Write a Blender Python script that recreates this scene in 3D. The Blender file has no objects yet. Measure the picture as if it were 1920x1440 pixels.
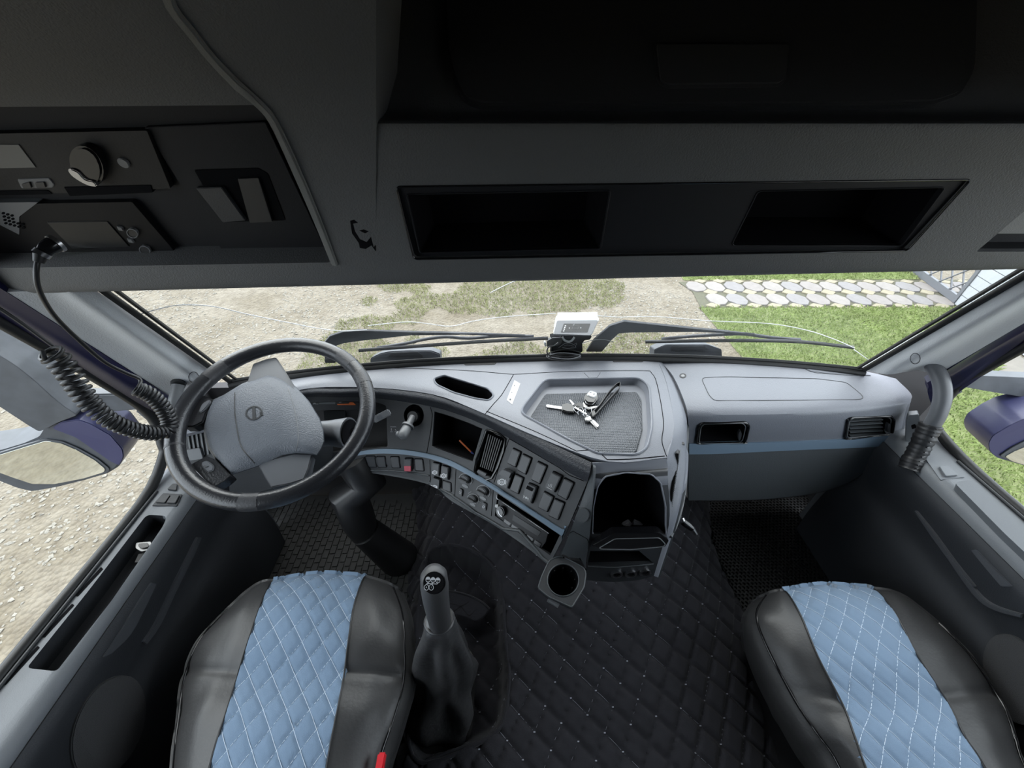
import bpy, bmesh, math, random
import numpy as np
from mathutils import Vector, Matrix, noise
from mathutils.bvhtree import BVHTree
random.seed(7); RNG = np.random.default_rng(7)
scene = bpy.context.scene

# ------------------------------------------------------------------ camera
FPX = 721.0
CAM = Vector((0, 0, 1.55))
_th, _ps, _ro = math.radians(39.77), math.radians(1.2), math.radians(0.3)
CF = Vector((math.sin(_ps)*math.cos(_th), math.cos(_ps)*math.cos(_th), -math.sin(_th)))
_U0 = Vector((math.sin(_ps)*math.sin(_th), math.cos(_ps)*math.sin(_th), math.cos(_th)))
_R0 = Vector((math.cos(_ps), -math.sin(_ps), 0))
CR = _R0*math.cos(_ro) - _U0*math.sin(_ro)
CU = _U0*math.cos(_ro) + _R0*math.sin(_ro)
cd = bpy.data.cameras.new('camera'); cam = bpy.data.objects.new('camera', cd)
scene.collection.objects.link(cam); scene.camera = cam
cd.sensor_width = 36; cd.lens = 36*FPX/1920; cd.clip_start = 0.01; cd.clip_end = 300
M3 = Matrix((CR, CU, -CF)).transposed()
cam.matrix_world = Matrix.Translation(CAM) @ M3.to_4x4()

# ------------------------------------------------------------------ sky and exposure (bright overcast daylight)
W = bpy.data.worlds.new('overcast_sky'); scene.world = W; W.use_nodes = True
nt = W.node_tree; nt.nodes.clear()
_o = nt.nodes.new('ShaderNodeOutputWorld'); _b = nt.nodes.new('ShaderNodeBackground')
_tc = nt.nodes.new('ShaderNodeTexCoord'); _sx = nt.nodes.new('ShaderNodeSeparateXYZ'); _cr = nt.nodes.new('ShaderNodeValToRGB')
_cr.color_ramp.elements[0].position = 0.0; _cr.color_ramp.elements[0].color = (0.78, 0.86, 0.97, 1)
_cr.color_ramp.elements[1].position = 0.9; _cr.color_ramp.elements[1].color = (0.87, 0.93, 1.0, 1)
nt.links.new(_tc.outputs['Generated'], _sx.inputs[0]); nt.links.new(_sx.outputs['Z'], _cr.inputs[0])
nt.links.new(_cr.outputs[0], _b.inputs[0]); nt.links.new(_b.outputs[0], _o.inputs[0])
_b.inputs[1].default_value = 1.0
sd = bpy.data.lights.new('sun_behind_cloud', 'SUN'); sd.energy = 0.7; sd.angle = math.radians(70); sd.color = (1, 0.96, 0.88)
sun = bpy.data.objects.new('sun_behind_cloud', sd); scene.collection.objects.link(sun)
sun.rotation_euler = (math.radians(-38), math.radians(-18), 0)
vs = scene.view_settings
vs.view_transform = 'Standard'; vs.look = 'None'; vs.gamma = 1.0; vs.use_curve_mapping = False
vs.exposure = 2.45
try:
    scene.cycles.use_denoising = True; scene.cycles.denoiser = 'OPENIMAGEDENOISE'
    scene.cycles.max_bounces = 8; scene.cycles.diffuse_bounces = 5; scene.cycles.transparent_max_bounces = 12
    scene.cycles.sample_clamp_indirect = 6.0
    scene.cycles.caustics_reflective = False; scene.cycles.caustics_refractive = False
except Exception: pass

# ------------------------------------------------------------------ pixel rays -> world points (photo frame 1920x1440)
def ray(u, v): return CF + CR*((u-960)/FPX) - CU*((v-720)/FPX)
def PD(u, v, t): return CAM + ray(u, v)*t
def PZ(u, v, z): r = ray(u, v); return CAM + r*((z-CAM.z)/r.z)
def PY(u, v, y): r = ray(u, v); return CAM + r*(y/r.y)
def PX(u, v, x): r = ray(u, v); return CAM + r*(x/r.x)

# ------------------------------------------------------------------ materials
MATS = {}
def mat(name, col, rough=0.55, metal=0.0, bump=0.0, bscale=300.0, var=0.0, vscale=8.0, spec=0.5, coat=0.0, sheen=0.0, alpha=1.0, emit=None):
    if name in MATS: return MATS[name]
    m = bpy.data.materials.new(name); m.use_nodes = True; n = m.node_tree; b = n.nodes['Principled BSDF']
    b.inputs['Base Color'].default_value = (*col, 1); b.inputs['Roughness'].default_value = rough
    b.inputs['Metallic'].default_value = metal; b.inputs['Specular IOR Level'].default_value = spec
    b.inputs['Coat Weight'].default_value = coat; b.inputs['Coat Roughness'].default_value = 0.08
    b.inputs['Sheen Weight'].default_value = sheen
    tc = n.nodes.new('ShaderNodeNewGeometry')
    if bump:
        t = n.nodes.new('ShaderNodeTexNoise'); t.inputs['Scale'].default_value = bscale; t.inputs['Detail'].default_value = 2
        bp = n.nodes.new('ShaderNodeBump'); bp.inputs['Strength'].default_value = bump; bp.inputs['Distance'].default_value = 0.002
        n.links.new(tc.outputs['Position'], t.inputs['Vector']); n.links.new(t.outputs['Fac'], bp.inputs['Height']); n.links.new(bp.outputs[0], b.inputs['Normal'])
    if var:
        t2 = n.nodes.new('ShaderNodeTexNoise'); t2.inputs['Scale'].default_value = vscale; t2.inputs['Detail'].default_value = 4
        mx = n.nodes.new('ShaderNodeMix'); mx.data_type = 'RGBA'
        mx.inputs['A'].default_value = (*[c*(1-var) for c in col], 1); mx.inputs['B'].default_value = (*[min(1, c*(1+var)) for c in col], 1)
        n.links.new(tc.outputs['Position'], t2.inputs['Vector']); n.links.new(t2.outputs['Fac'], mx.inputs['Factor']); n.links.new(mx.outputs['Result'], b.inputs['Base Color'])
    MATS[name] = m; return m
def glassmat(name, tint, refl=0.02):
    m = bpy.data.materials.new(name); m.use_nodes = True; n = m.node_tree; n.nodes.clear()
    o = n.nodes.new('ShaderNodeOutputMaterial'); mx = n.nodes.new('ShaderNodeMixShader'); t = n.nodes.new('ShaderNodeBsdfTransparent'); g = n.nodes.new('ShaderNodeBsdfGlossy')
    ge = n.nodes.new('ShaderNodeNewGeometry'); dp = n.nodes.new('ShaderNodeVectorMath'); dp.operation = 'DOT_PRODUCT'
    n.links.new(ge.outputs['Normal'], dp.inputs[0]); n.links.new(ge.outputs['Incoming'], dp.inputs[1])
    def mth(op, a, b):
        q = n.nodes.new('ShaderNodeMath'); q.operation = op
        for i, w in enumerate((a, b)):
            if w is None: continue
            if isinstance(w, (int, float)): q.inputs[i].default_value = w
            else: n.links.new(w, q.inputs[i])
        return q.outputs[0]
    f = mth('ADD', mth('MULTIPLY', mth('POWER', mth('SUBTRACT', 1.0, mth('ABSOLUTE', dp.outputs['Value'], None)), 5.0), 0.9), refl)   # Schlick
    t.inputs[0].default_value = (*tint, 1); g.inputs['Roughness'].default_value = 0.02
    n.links.new(f, mx.inputs[0]); n.links.new(t.outputs[0], mx.inputs[1]); n.links.new(g.outputs[0], mx.inputs[2]); n.links.new(mx.outputs[0], o.inputs[0])
    MATS[name] = m; return m
M_dash = mat('dash_grey_grained_plastic', (0.15, 0.158, 0.18), 0.45, bump=0.35, bscale=420)
M_dashsm = mat('dash_grey_smooth_plastic', (0.16, 0.168, 0.19), 0.45, bump=0.12, bscale=700)
M_roll = mat('dash_padded_roll_shaded', (0.032, 0.034, 0.04), 0.45, bump=0.6, bscale=300)  # same plastic as the dash top, rear-facing shade put into a darker colour
M_fascia = mat('fascia_charcoal_plastic', (0.022, 0.024, 0.027), 0.5, bump=0.15, bscale=600)
M_black = mat('black_plastic', (0.012, 0.012, 0.013), 0.45)
M_gloss = mat('glossy_black_plastic', (0.008, 0.008, 0.009), 0.18)
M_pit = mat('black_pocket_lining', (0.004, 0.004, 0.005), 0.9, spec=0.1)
M_blue = mat('blue_grey_trim_plastic', (0.13, 0.185, 0.245), 0.5, bump=0.1, bscale=600)
M_lower = mat('dark_grey_lower_plastic', (0.05, 0.056, 0.061), 0.55, bump=0.3, bscale=420)
M_roof = mat('overhead_dark_grey_plastic', (0.095, 0.096, 0.096), 0.6, bump=0.4, bscale=380)
M_roofedge = mat('overhead_lit_edge_pale_plastic', (0.21, 0.21, 0.2), 0.6, bump=0.3, bscale=500)  # paler tone: light falling on the module edge put into the colour
M_roofpanel = mat('overhead_black_panel', (0.008, 0.0085, 0.0105), 0.6, bump=0.1, bscale=600, spec=0.25)
M_pillar = mat('pillar_grey_trim', (0.46, 0.47, 0.48), 0.65, bump=0.4, bscale=380)
M_rubber = mat('black_rubber_seal', (0.012, 0.012, 0.012), 0.5)
M_bodyblue = mat('dark_blue_cab_paint', (0.008, 0.008, 0.04), 0.3, coat=0.5)
M_door = mat('door_dark_plastic', (0.022, 0.024, 0.028), 0.55, bump=0.3, bscale=420)
M_ledge = mat('door_ledge_grey_plastic', (0.15, 0.16, 0.172), 0.5, bump=0.2, bscale=500)
M_leather = mat('black_leather', (0.016, 0.0165, 0.019), 0.3, bump=0.25, bscale=260)
M_pad = mat('steering_pad_grey_plastic', (0.105, 0.116, 0.135), 0.48, bump=0.7, bscale=330)
M_padsm = mat('steering_spoke_plastic', (0.1, 0.105, 0.115), 0.45, bump=0.1)
M_seatblk = mat('seat_black_leatherette', (0.035, 0.035, 0.036), 0.45, bump=0.2, bscale=150)
M_seatblue = mat('seat_blue_fabric', (0.145, 0.215, 0.31), 0.85, bump=0.4, bscale=900, sheen=0.2)
M_stitch = mat('pale_stitch_thread', (0.6, 0.68, 0.78), 0.8)
M_quilt = mat('black_quilted_velour', (0.0105, 0.0105, 0.0155), 0.9, bump=0.4, bscale=500, sheen=0.15)
M_chrome = mat('chrome_metal', (0.36, 0.36, 0.37), 0.28, metal=1.0)
M_steel = mat('brushed_steel', (0.2, 0.2, 0.2), 0.35, metal=1.0)
M_silver = mat('silver_grey_plastic', (0.14, 0.145, 0.152), 0.4)
M_white = mat('white_plastic', (0.36, 0.365, 0.37), 0.4)
M_print = mat('white_print', (0.5, 0.51, 0.53), 0.6)
M_red = mat('red_plastic', (0.6, 0.02, 0.03), 0.4)
M_redprint = mat('red_legend', (0.45, 0.04, 0.07), 0.4)
M_orange = mat('orange_plastic', (0.65, 0.16, 0.04), 0.5)
M_mir = mat('mirror_housing_weathered_grey', (0.05, 0.055, 0.064), 0.55, var=0.4, vscale=30)
M_mirblue = mat('mirror_housing_blue_paint', (0.024, 0.026, 0.085), 0.4, coat=0.1)
M_mirglass = mat('mirror_glass', (0.8, 0.82, 0.78), 0.03, metal=1.0)
M_wiper = mat('wiper_dusty_grey_metal', (0.062, 0.065, 0.075), 0.5, var=0.2, vscale=40)
M_floor = mat('floor_dark_rubber', (0.022, 0.023, 0.022), 0.7, bump=0.2, bscale=200)
M_eva = mat('black_eva_foam', (0.014, 0.014, 0.014), 0.7)
M_shell = mat('cab_interior_dark_lining', (0.03, 0.03, 0.032), 0.8)
M_crack = mat('crack_white_glass_edge', (0.9, 0.9, 0.9), 0.3)
M_glass = glassmat('window_glass', (0.96, 0.97, 0.96))
M_display = mat('dark_display', (0.008, 0.009, 0.010), 0.3, spec=0.3)
M_cream = mat('cream_display', (0.13, 0.13, 0.12), 0.4)

# ------------------------------------------------------------------ object helpers
COL = scene.collection; WL = {}
def tag(o, label=None, cat=None, group=None, kind=None):
    if label: o['label'] = label
    if cat: o['category'] = cat
    if group: o['group'] = group
    if kind: o['kind'] = kind
    return o
def thing(name, loc, label, cat, group=None, kind=None):
    o = bpy.data.objects.new(name, None); COL.objects.link(o); o.location = loc; o.empty_display_size = 0.02
    WL[o.name] = Vector(loc)
    return tag(o, label, cat if kind is None else None, group, kind)
def mk(name, verts, faces, m, parent=None, smooth=35, bevel=0.0, recalc=True, segs=2):
    vs_ = [Vector(v) for v in verts]
    lo = Vector((min(v[i] for v in vs_) for i in range(3))); hi = Vector((max(v[i] for v in vs_) for i in range(3)))
    loc = Vector(((lo.x+hi.x)/2, (lo.y+hi.y)/2, lo.z))
    bm = bmesh.new(); bv = [bm.verts.new(v-loc) for v in vs_]
    for f in faces:
        try: bm.faces.new([bv[i] for i in f])
        except ValueError: pass
    if recalc: bmesh.ops.recalc_face_normals(bm, faces=bm.faces)
    if bevel:
        es = [e for e in bm.edges if len(e.link_faces) == 2 and e.calc_face_angle(0) > 0.6]
        bmesh.ops.bevel(bm, geom=es, offset=bevel, segments=segs, affect='EDGES', clamp_overlap=True)
    me = bpy.data.meshes.new(name); bm.to_mesh(me); bm.free()
    if m: me.materials.append(m)
    if smooth:
        me.shade_smooth(); me.set_sharp_from_angle(angle=math.radians(smooth))
    o = bpy.data.objects.new(name, me); COL.objects.link(o)
    WL[o.name] = loc
    if parent: o.parent = parent; o.location = loc - WL[parent.name]
    else: o.location = loc
    return o
def mknp(name, V, Fc, m, parent=None, smooth=False):
    me = bpy.data.meshes.new(name); me.from_pydata(V.tolist() if hasattr(V, 'tolist') else V, [], Fc.tolist() if hasattr(Fc, 'tolist') else Fc); me.update()
    me.materials.append(m)
    if smooth: me.shade_smooth()
    o = bpy.data.objects.new(name, me); COL.objects.link(o); WL[o.name] = Vector((0, 0, 0))
    if parent: o.parent = parent; o.location = -WL[parent.name]
    return o
def crom(pts, n):
    """Catmull-Rom resample of a list of Vectors to n points per segment."""
    if len(pts) < 3 or n == 1:
        if n == 1: return [Vector(p) for p in pts]
        out = []
        for a, b in zip(pts[:-1], pts[1:]):
            for k in range(n): out.append(Vector(a).lerp(Vector(b), k/n))
        return out+[Vector(pts[-1])]
    P = [Vector(p) for p in pts]; P = [P[0]*2-P[1]]+P+[P[-1]*2-P[-2]]; out = []
    for i in range(1, len(P)-2):
        p0, p1, p2, p3 = P[i-1:i+3]
        for k in range(n):
            t = k/n
            out.append(0.5*((2*p1)+(p2-p0)*t+(2*p0-5*p1+4*p2-p3)*t*t+(3*p1-p0-3*p2+p3)*t**3))
    return out+[P[-2]]
def loftpts(rows, nu=1, nv=1):
    R = [crom(r, nu) for r in rows]
    cols = [crom([r[j] for r in R], nv) for j in range(len(R[0]))]
    return [[cols[j][i] for j in range(len(cols))] for i in range(len(cols[0]))]
def gridmesh(G):
    h, w = len(G), len(G[0]); V = [p for r in G for p in r]
    return V, [(i*w+j, i*w+j+1, (i+1)*w+j+1, (i+1)*w+j) for i in range(h-1) for j in range(w-1)]
def gnormals(G):
    h, w = len(G), len(G[0]); N = []
    for i in range(h):
        row = []
        for j in range(w):
            a = G[i][min(j+1, w-1)]-G[i][max(j-1, 0)]; b = G[min(i+1, h-1)][j]-G[max(i-1, 0)][j]
            n = a.cross(b); n = n.normalized() if n.length > 1e-12 else Vector((0, 0, 1))
            if n.dot(CAM-G[i][j]) < 0: n = -n
            row.append(n)
        N.append(row)
    return N
def thicken(G, th, away=None):
    """closed solid from a grid: the seen side is G, the back is pushed away by th."""
    h, w = len(G), len(G[0]); N = gnormals(G)
    V, Fc = gridmesh(G); n = h*w
    V = V+[G[i][j]-(N[i][j]*th if away is None else away*th) for i in range(h) for j in range(w)]
    Fc = Fc+[tuple(reversed([k+n for k in f])) for f in Fc]
    ring = [(0, j) for j in range(w)]+[(i, w-1) for i in range(1, h)]+[(h-1, j) for j in range(w-2, -1, -1)]+[(i, 0) for i in range(h-2, 0, -1)]
    idx = [i*w+j for i, j in ring]
    for a, b in zip(idx, idx[1:]+idx[:1]): Fc.append((a, a+n, b+n, b))
    return V, Fc
class Surf:
    def __init__(s, G=None, V=None, Fc=None, plane=None):
        s.plane = plane
        if plane is None:
            if G is not None: V, Fc = gridmesh(G)
            s.b = BVHTree.FromPolygons([tuple(v) for v in V], Fc)
    def at(s, u, v):
        r = ray(u, v)
        if s.plane is not None:
            p0, n = s.plane; p = CAM + r*((p0-CAM).dot(n)/r.dot(n))
            return p, (n if n.dot(r) < 0 else -n)
        p, n, i, d = s.b.ray_cast(CAM, r.normalized())
        if p is None:                       # just off the edge: nearest point on the surface
            best = None
            for t in (0.5, 0.7, 0.9, 1.0, 1.1, 1.2, 1.4, 1.7):
                q, nn, ii, dd = s.b.find_nearest(CAM+r*t)
                if best is None or dd < best[0]: best = (dd, q, nn)
            p, n = best[1], best[2]
        return p, (n if n.dot(r) < 0 else -n)
class Off:
    def __init__(s, b, d): s.b, s.d = b, d
    def at(s, u, v): p, n = s.b.at(u, v); p2, n2 = p-n*s.d, n; r = ray(u, v); return CAM+r*((p2-CAM).dot(n)/r.dot(n)), n
def rnd(poly, r, n=4):
    """round the corners of a pixel polygon."""
    out = []; k = len(poly)
    for i in range(k):
        p = Vector(poly[i][:2]); a = Vector(poly[i-1][:2]); b = Vector(poly[(i+1) % k][:2])
        ra = min(r, (a-p).length*0.45); rb = min(r, (b-p).length*0.45)
        s = p+(a-p).normalized()*ra; e = p+(b-p).normalized()*rb
        for q in range(n+1):
            t = q/n; out.append(tuple(s*(1-t)**2+p*2*t*(1-t)+e*t*t))
    return out
def dense(poly, step=25):
    out = []
    for a, b in zip(poly, poly[1:]+poly[:1]):
        a = Vector(a); b = Vector(b); k = max(1, int((b-a).length/step))
        out += [tuple(a.lerp(b, q/k)) for q in range(k)]
    return out
def on(poly, surf):
    hs = [surf.at(u, v) for u, v in poly]; n = Vector((0, 0, 0))
    for _, q in hs: n += q
    return [h[0] for h in hs], n.normalized()
def prism(P, n, h, dip):
    k = len(P); V = [p+n*h for p in P]+[p-n*dip for p in P]
    Fc = [tuple(range(k)), tuple(range(2*k-1, k-1, -1))]+[(i, k+i, k+(i+1) % k, (i+1) % k) for i in range(k)]
    return V, Fc
def plate(name, poly, surf, h, m, parent=None, r=0, bev=0.0008, dip=0.004, dn=0, smooth=35):
    if r: poly = rnd(poly, r)
    if dn: poly = dense(poly, dn)
    P, n = on(poly, surf); V, Fc = prism(P, n, h, dip)
    return mk(name, V, Fc, m, parent, bevel=bev, smooth=smooth)
def pocket(name, poly, surf, depth, m, parent=None, r=0, fs=0.93, grow=1.01, dn=0):
    if r: poly = rnd(poly, r)
    if dn: poly = dense(poly, dn)
    P, n = on(poly, surf); c = sum(P, Vector())/len(P); k = len(P)
    T = [c+(p-c)*grow-n*0.0006 for p in P]; B = [c+(p-c)*fs-n*depth for p in P]
    T2 = [c+(p-c)*grow-n*0.003+(p-c).normalized()*0.002 for p in P]; B2 = [b-n*0.003+(b-c).normalized()*0.002 for b in B]
    V = T+B+T2+B2
    Fc = [(i, k+i, k+(i+1) % k, (i+1) % k) for i in range(k)]+[tuple(range(k, 2*k))]
    Fc += [(2*k+i, 2*k+(i+1) % k, 3*k+(i+1) % k, 3*k+i) for i in range(k)]+[tuple(range(4*k-1, 3*k-1, -1))]
    Fc += [(i, (i+1) % k, 2*k+(i+1) % k, 2*k+i) for i in range(k)]
    return mk(name, V, Fc, m, parent, smooth=40)
def boolcut(V, Fc, polys, surf, depth=0.05, over=0.03):
    """cut pixel-outlined openings out of a closed solid."""
    def tmp(V, Fc):
        bm = bmesh.new(); bv = [bm.verts.new(v) for v in V]
        for f in Fc:
            try: bm.faces.new([bv[i] for i in f])
            except ValueError: pass
        bmesh.ops.recalc_face_normals(bm, faces=bm.faces)
        if bm.calc_volume(signed=True) < 0: bmesh.ops.reverse_faces(bm, faces=bm.faces)
        me = bpy.data.meshes.new('t'); bm.to_mesh(me); bm.free()
        o = bpy.data.objects.new('t', me); COL.objects.link(o); return o
    a = tmp(V, Fc); cs = []
    for poly in polys:
        P, n = on(poly, surf); c = tmp(*prism(P, n, over, depth)); cs.append(c)
        md = a.modifiers.new('b', 'BOOLEAN'); md.operation = 'DIFFERENCE'; md.object = c; md.solver = 'EXACT'
    bpy.context.view_layer.update()
    ev = a.evaluated_get(bpy.context.evaluated_depsgraph_get()); me = ev.to_mesh()
    V2 = [v.co.copy() for v in me.vertices]; F2 = [tuple(p.vertices) for p in me.polygons]; ev.to_mesh_clear()
    for o in [a]+cs:
        d = o.data; bpy.data.objects.remove(o); bpy.data.meshes.remove(d)
    return V2, F2
def tubegeo(P, rad, seg=8, closed=False, cap=True, squash=1.0):
    P = [Vector(p) for p in P]; n = len(P)
    rads = rad if isinstance(rad, (list, tuple)) else [rad]*n
    V, Fc = [], []; up = None
    for i, p in enumerate(P):
        t = (P[(i+1) % n]-P[i-1]) if closed else (P[min(i+1, n-1)]-P[max(i-1, 0)])
        t = t.normalized() if t.length > 1e-9 else Vector((0, 0, 1))
        if up is None:
            up = Vector((0, 0, 1)) if abs(t.z) < 0.9 else Vector((0, 1, 0))
        a = (up-t*up.dot(t)).normalized(); b = t.cross(a); up = a
        for k in range(seg):
            g = 2*math.pi*k/seg; V.append(p+(a*math.cos(g)*squash+b*math.sin(g))*rads[i])
    m_ = n if closed else n-1
    for i in range(m_):
        for k in range(seg):
            Fc.append((i*seg+k, i*seg+(k+1) % seg, ((i+1) % n)*seg+(k+1) % seg, ((i+1) % n)*seg+k))
    if cap and not closed: Fc += [tuple(range(seg-1, -1, -1)), tuple(range((n-1)*seg, n*seg))]
    return V, Fc
def tube(name, P, rad, m, parent=None, seg=8, closed=False, squash=1.0, smooth=60):
    return mk(name, *tubegeo(P, rad, seg, closed, True, squash), m, parent, smooth=smooth)
def line(name, pts, surf, rad, m, parent=None, lift=0.0, n=6, closed=False, seg=6):
    """thin bead (seam, crack, wire) following a surface along pixel points."""
    q = crom([Vector((u, v, 0)) for u, v in pts], n)
    P = []
    for w in q:
        p, nn = surf.at(w.x, w.y); P.append(p+nn*lift)
    return tube(name, P, rad, m, parent, seg=seg, closed=closed)
def box(name, c, s, m, parent=None, axes=None, bevel=0.002, smooth=35):
    c = Vector(c); ax = axes or (Vector((1, 0, 0)), Vector((0, 1, 0)), Vector((0, 0, 1)))
    V = [c+ax[0]*sx*s[0]/2+ax[1]*sy*s[1]/2+ax[2]*sz*s[2]/2 for sx in (-1, 1) for sy in (-1, 1) for sz in (-1, 1)]
    Fc = [(0, 1, 3, 2), (4, 6, 7, 5), (0, 4, 5, 1), (2, 3, 7, 6), (0, 2, 6, 4), (1, 5, 7, 3)]
    return mk(name, V, Fc, m, parent, bevel=bevel, smooth=smooth)
def rings(name, sections, m, parent=None, cap=True, smooth=50):
    """skin through closed rings of equal length."""
    k = len(sections[0]); V = [p for s in sections for p in s]; Fc = []
    for i in range(len(sections)-1):
        for j in range(k): Fc.append((i*k+j, i*k+(j+1) % k, (i+1)*k+(j+1) % k, (i+1)*k+j))
    if cap: Fc += [tuple(range(k-1, -1, -1)), tuple(range((len(sections)-1)*k, len(sections)*k))]
    return mk(name, V, Fc, m, parent, smooth=smooth)
def ringpts(c, a, b, ra, rb=None, k=20, e=2.0):
    rb = rb or ra; out = []
    for i in range(k):
        g = 2*math.pi*i/k; cx, cy = math.cos(g), math.sin(g)
        out.append(c+a*(ra*math.copysign(abs(cx)**(2/e), cx))+b*(rb*math.copysign(abs(cy)**(2/e), cy)))
    return out
def text(s, u, v, hpx, surf, m, parent, name='legend', rot=0.0, lift=0.0012, du=(1, 0)):
    cu = bpy.data.curves.new('t', 'FONT'); cu.body = s; cu.size = 1; cu.align_x = 'CENTER'; cu.align_y = 'CENTER'
    o = bpy.data.objects.new('t', cu); COL.objects.link(o); bpy.context.view_layer.update()
    me = o.evaluated_get(bpy.context.evaluated_depsgraph_get()).to_mesh()
    p0, n = surf.at(u, v); d = Vector((math.cos(rot), math.sin(rot)))
    px_ = surf.at(u+d.x*3, v-d.y*3)[0]-p0; py_ = surf.at(u-d.y*-0+(-d.y)*3, v-d.x*3)[0]-p0
    px_ /= 3; py_ /= 3
    V = [p0+n*lift+px_*(w.co.x*hpx)+py_*(w.co.y*hpx) for w in me.vertices]; Fc = [tuple(p.vertices) for p in me.polygons]
    o.evaluated_get(bpy.context.evaluated_depsgraph_get()).to_mesh_clear()
    bpy.data.objects.remove(o); bpy.data.curves.remove(cu)
    return mk(name, V, Fc, m, parent, smooth=0, recalc=False)
def ppoly(cx, cy, rx, ry=None, k=18, rot=0):
    ry = ry or rx; c, s = math.cos(rot), math.sin(rot)
    return [(cx+rx*math.cos(2*math.pi*i/k)*c-ry*math.sin(2*math.pi*i/k)*s, cy+rx*math.cos(2*math.pi*i/k)*s+ry*math.sin(2*math.pi*i/k)*c) for i in range(k)]
def ringplate(name, cx, cy, rx, ry, w, surf, h, m, parent, k=22, rot=0, dip=0.002, a0=0.0, a1=2*math.pi):
    """flat annulus (or arc) on a surface."""
    full = a1-a0 > 6.2; kk = k if full else k+1
    c, s = math.cos(rot), math.sin(rot)
    def pt(f, g): x, y = rx*f*math.cos(g), ry*f*math.sin(g); return surf.at(cx+x*c-y*s, cy+x*s+y*c)
    O = [pt(1, a0+(a1-a0)*i/k) for i in range(kk)]; I = [pt(1-w, a0+(a1-a0)*i/k) for i in range(kk)]
    n = sum((q[1] for q in O), Vector()).normalized()
    V = [p+n*h for p, _ in O]+[p+n*h for p, _ in I]+[p-n*dip for p, _ in O]+[p-n*dip for p, _ in I]; Fc = []
    for i in range(k):
        j = (i+1) % kk
        Fc += [(i, j, kk+j, kk+i), (i, 2*kk+i, 2*kk+j, j), (kk+i, kk+j, 3*kk+j, 3*kk+i)]
    return mk(name, V, Fc, m, parent, smooth=40)
def inset(poly, f):
    cx = sum(p[0] for p in poly)/len(poly); cy = sum(p[1] for p in poly)/len(poly)
    return [(cx+(p[0]-cx)*f, cy+(p[1]-cy)*f) for p in poly]
def crop(ox, oy, s):
    return lambda *pts: [(ox+x/s, oy+y/s) for x, y in pts]

# ================================================================== OUTSIDE
GZ = -1.35
def groundmat():
    m = bpy.data.materials.new('gravel_and_earth'); m.use_nodes = True; n = m.node_tree; b = n.nodes['Principled BSDF']; L = n.links.new
    g = n.nodes.new('ShaderNodeNewGeometry')
    def nz(s, d=5):
        t = n.nodes.new('ShaderNodeTexNoise'); t.inputs['Scale'].default_value = s; t.inputs['Detail'].default_value = d; t.inputs['Roughness'].default_value = 0.7; L(g.outputs['Position'], t.inputs['Vector']); return t
    def ramp(src, stops):
        r = n.nodes.new('ShaderNodeValToRGB'); e = r.color_ramp.elements
        e[0].position, e[0].color = stops[0][0], (*stops[0][1], 1); e[1].position, e[1].color = stops[1][0], (*stops[1][1], 1)
        for p, c in stops[2:]: q = e.new(p); q.color = (*c, 1)
        L(src, r.inputs[0]); return r
    fine = ramp(nz(9).outputs['Fac'], [(0.3, (0.115, 0.10, 0.08)), (0.7, (0.185, 0.168, 0.14))])
    big = ramp(nz(0.9).outputs['Fac'], [(0.35, (0.75, 0.7, 0.6)), (0.65, (1.1, 1.08, 1.05))])
    mx = n.nodes.new('ShaderNodeMix'); mx.data_type = 'RGBA'; mx.blend_type = 'MULTIPLY'; mx.inputs['Factor'].default_value = 1
    L(fine.outputs[0], mx.inputs['A']); L(big.outputs[0], mx.inputs['B']); L(mx.outputs['Result'], b.inputs['Base Color'])
    v = n.nodes.new('ShaderNodeTexVoronoi'); v.inputs['Scale'].default_value = 28; L(g.outputs['Position'], v.inputs['Vector'])
    bp = n.nodes.new('ShaderNodeBump'); bp.inputs['Strength'].default_value = 0.8; bp.inputs['Distance'].default_value = 0.03; bp.invert = True
    L(v.outputs['Distance'], bp.inputs['Height']); L(bp.outputs[0], b.inputs['Normal']); b.inputs['Roughness'].default_value = 0.95
    return m
M_ground = groundmat()
G = [[Vector((x, y, GZ)) for x in (-45, -12, 0, 12, 45)] for y in (-40, -8, 0, 8, 60)]
tag(mk('ground', *gridmesh(G), M_ground, smooth=0, recalc=False), 'pale gravel and earth yard around the truck', None, None, 'structure')

def inpoly(X, Y, poly):
    r = np.zeros(len(X), bool); n = len(poly)
    for i in range(n):
        x0, y0 = poly[i]; x1, y1 = poly[(i+1) % n]
        c = ((y0 > Y) != (y1 > Y)) & (X < (x1-x0)*(Y-y0)/(y1-y0+1e-12)+x0); r ^= c
    return r
def nois(X, Y, s): return np.array([noise.noise(Vector((x*s, y*s, 3.1))) for x, y in zip(X, Y)])
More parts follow.
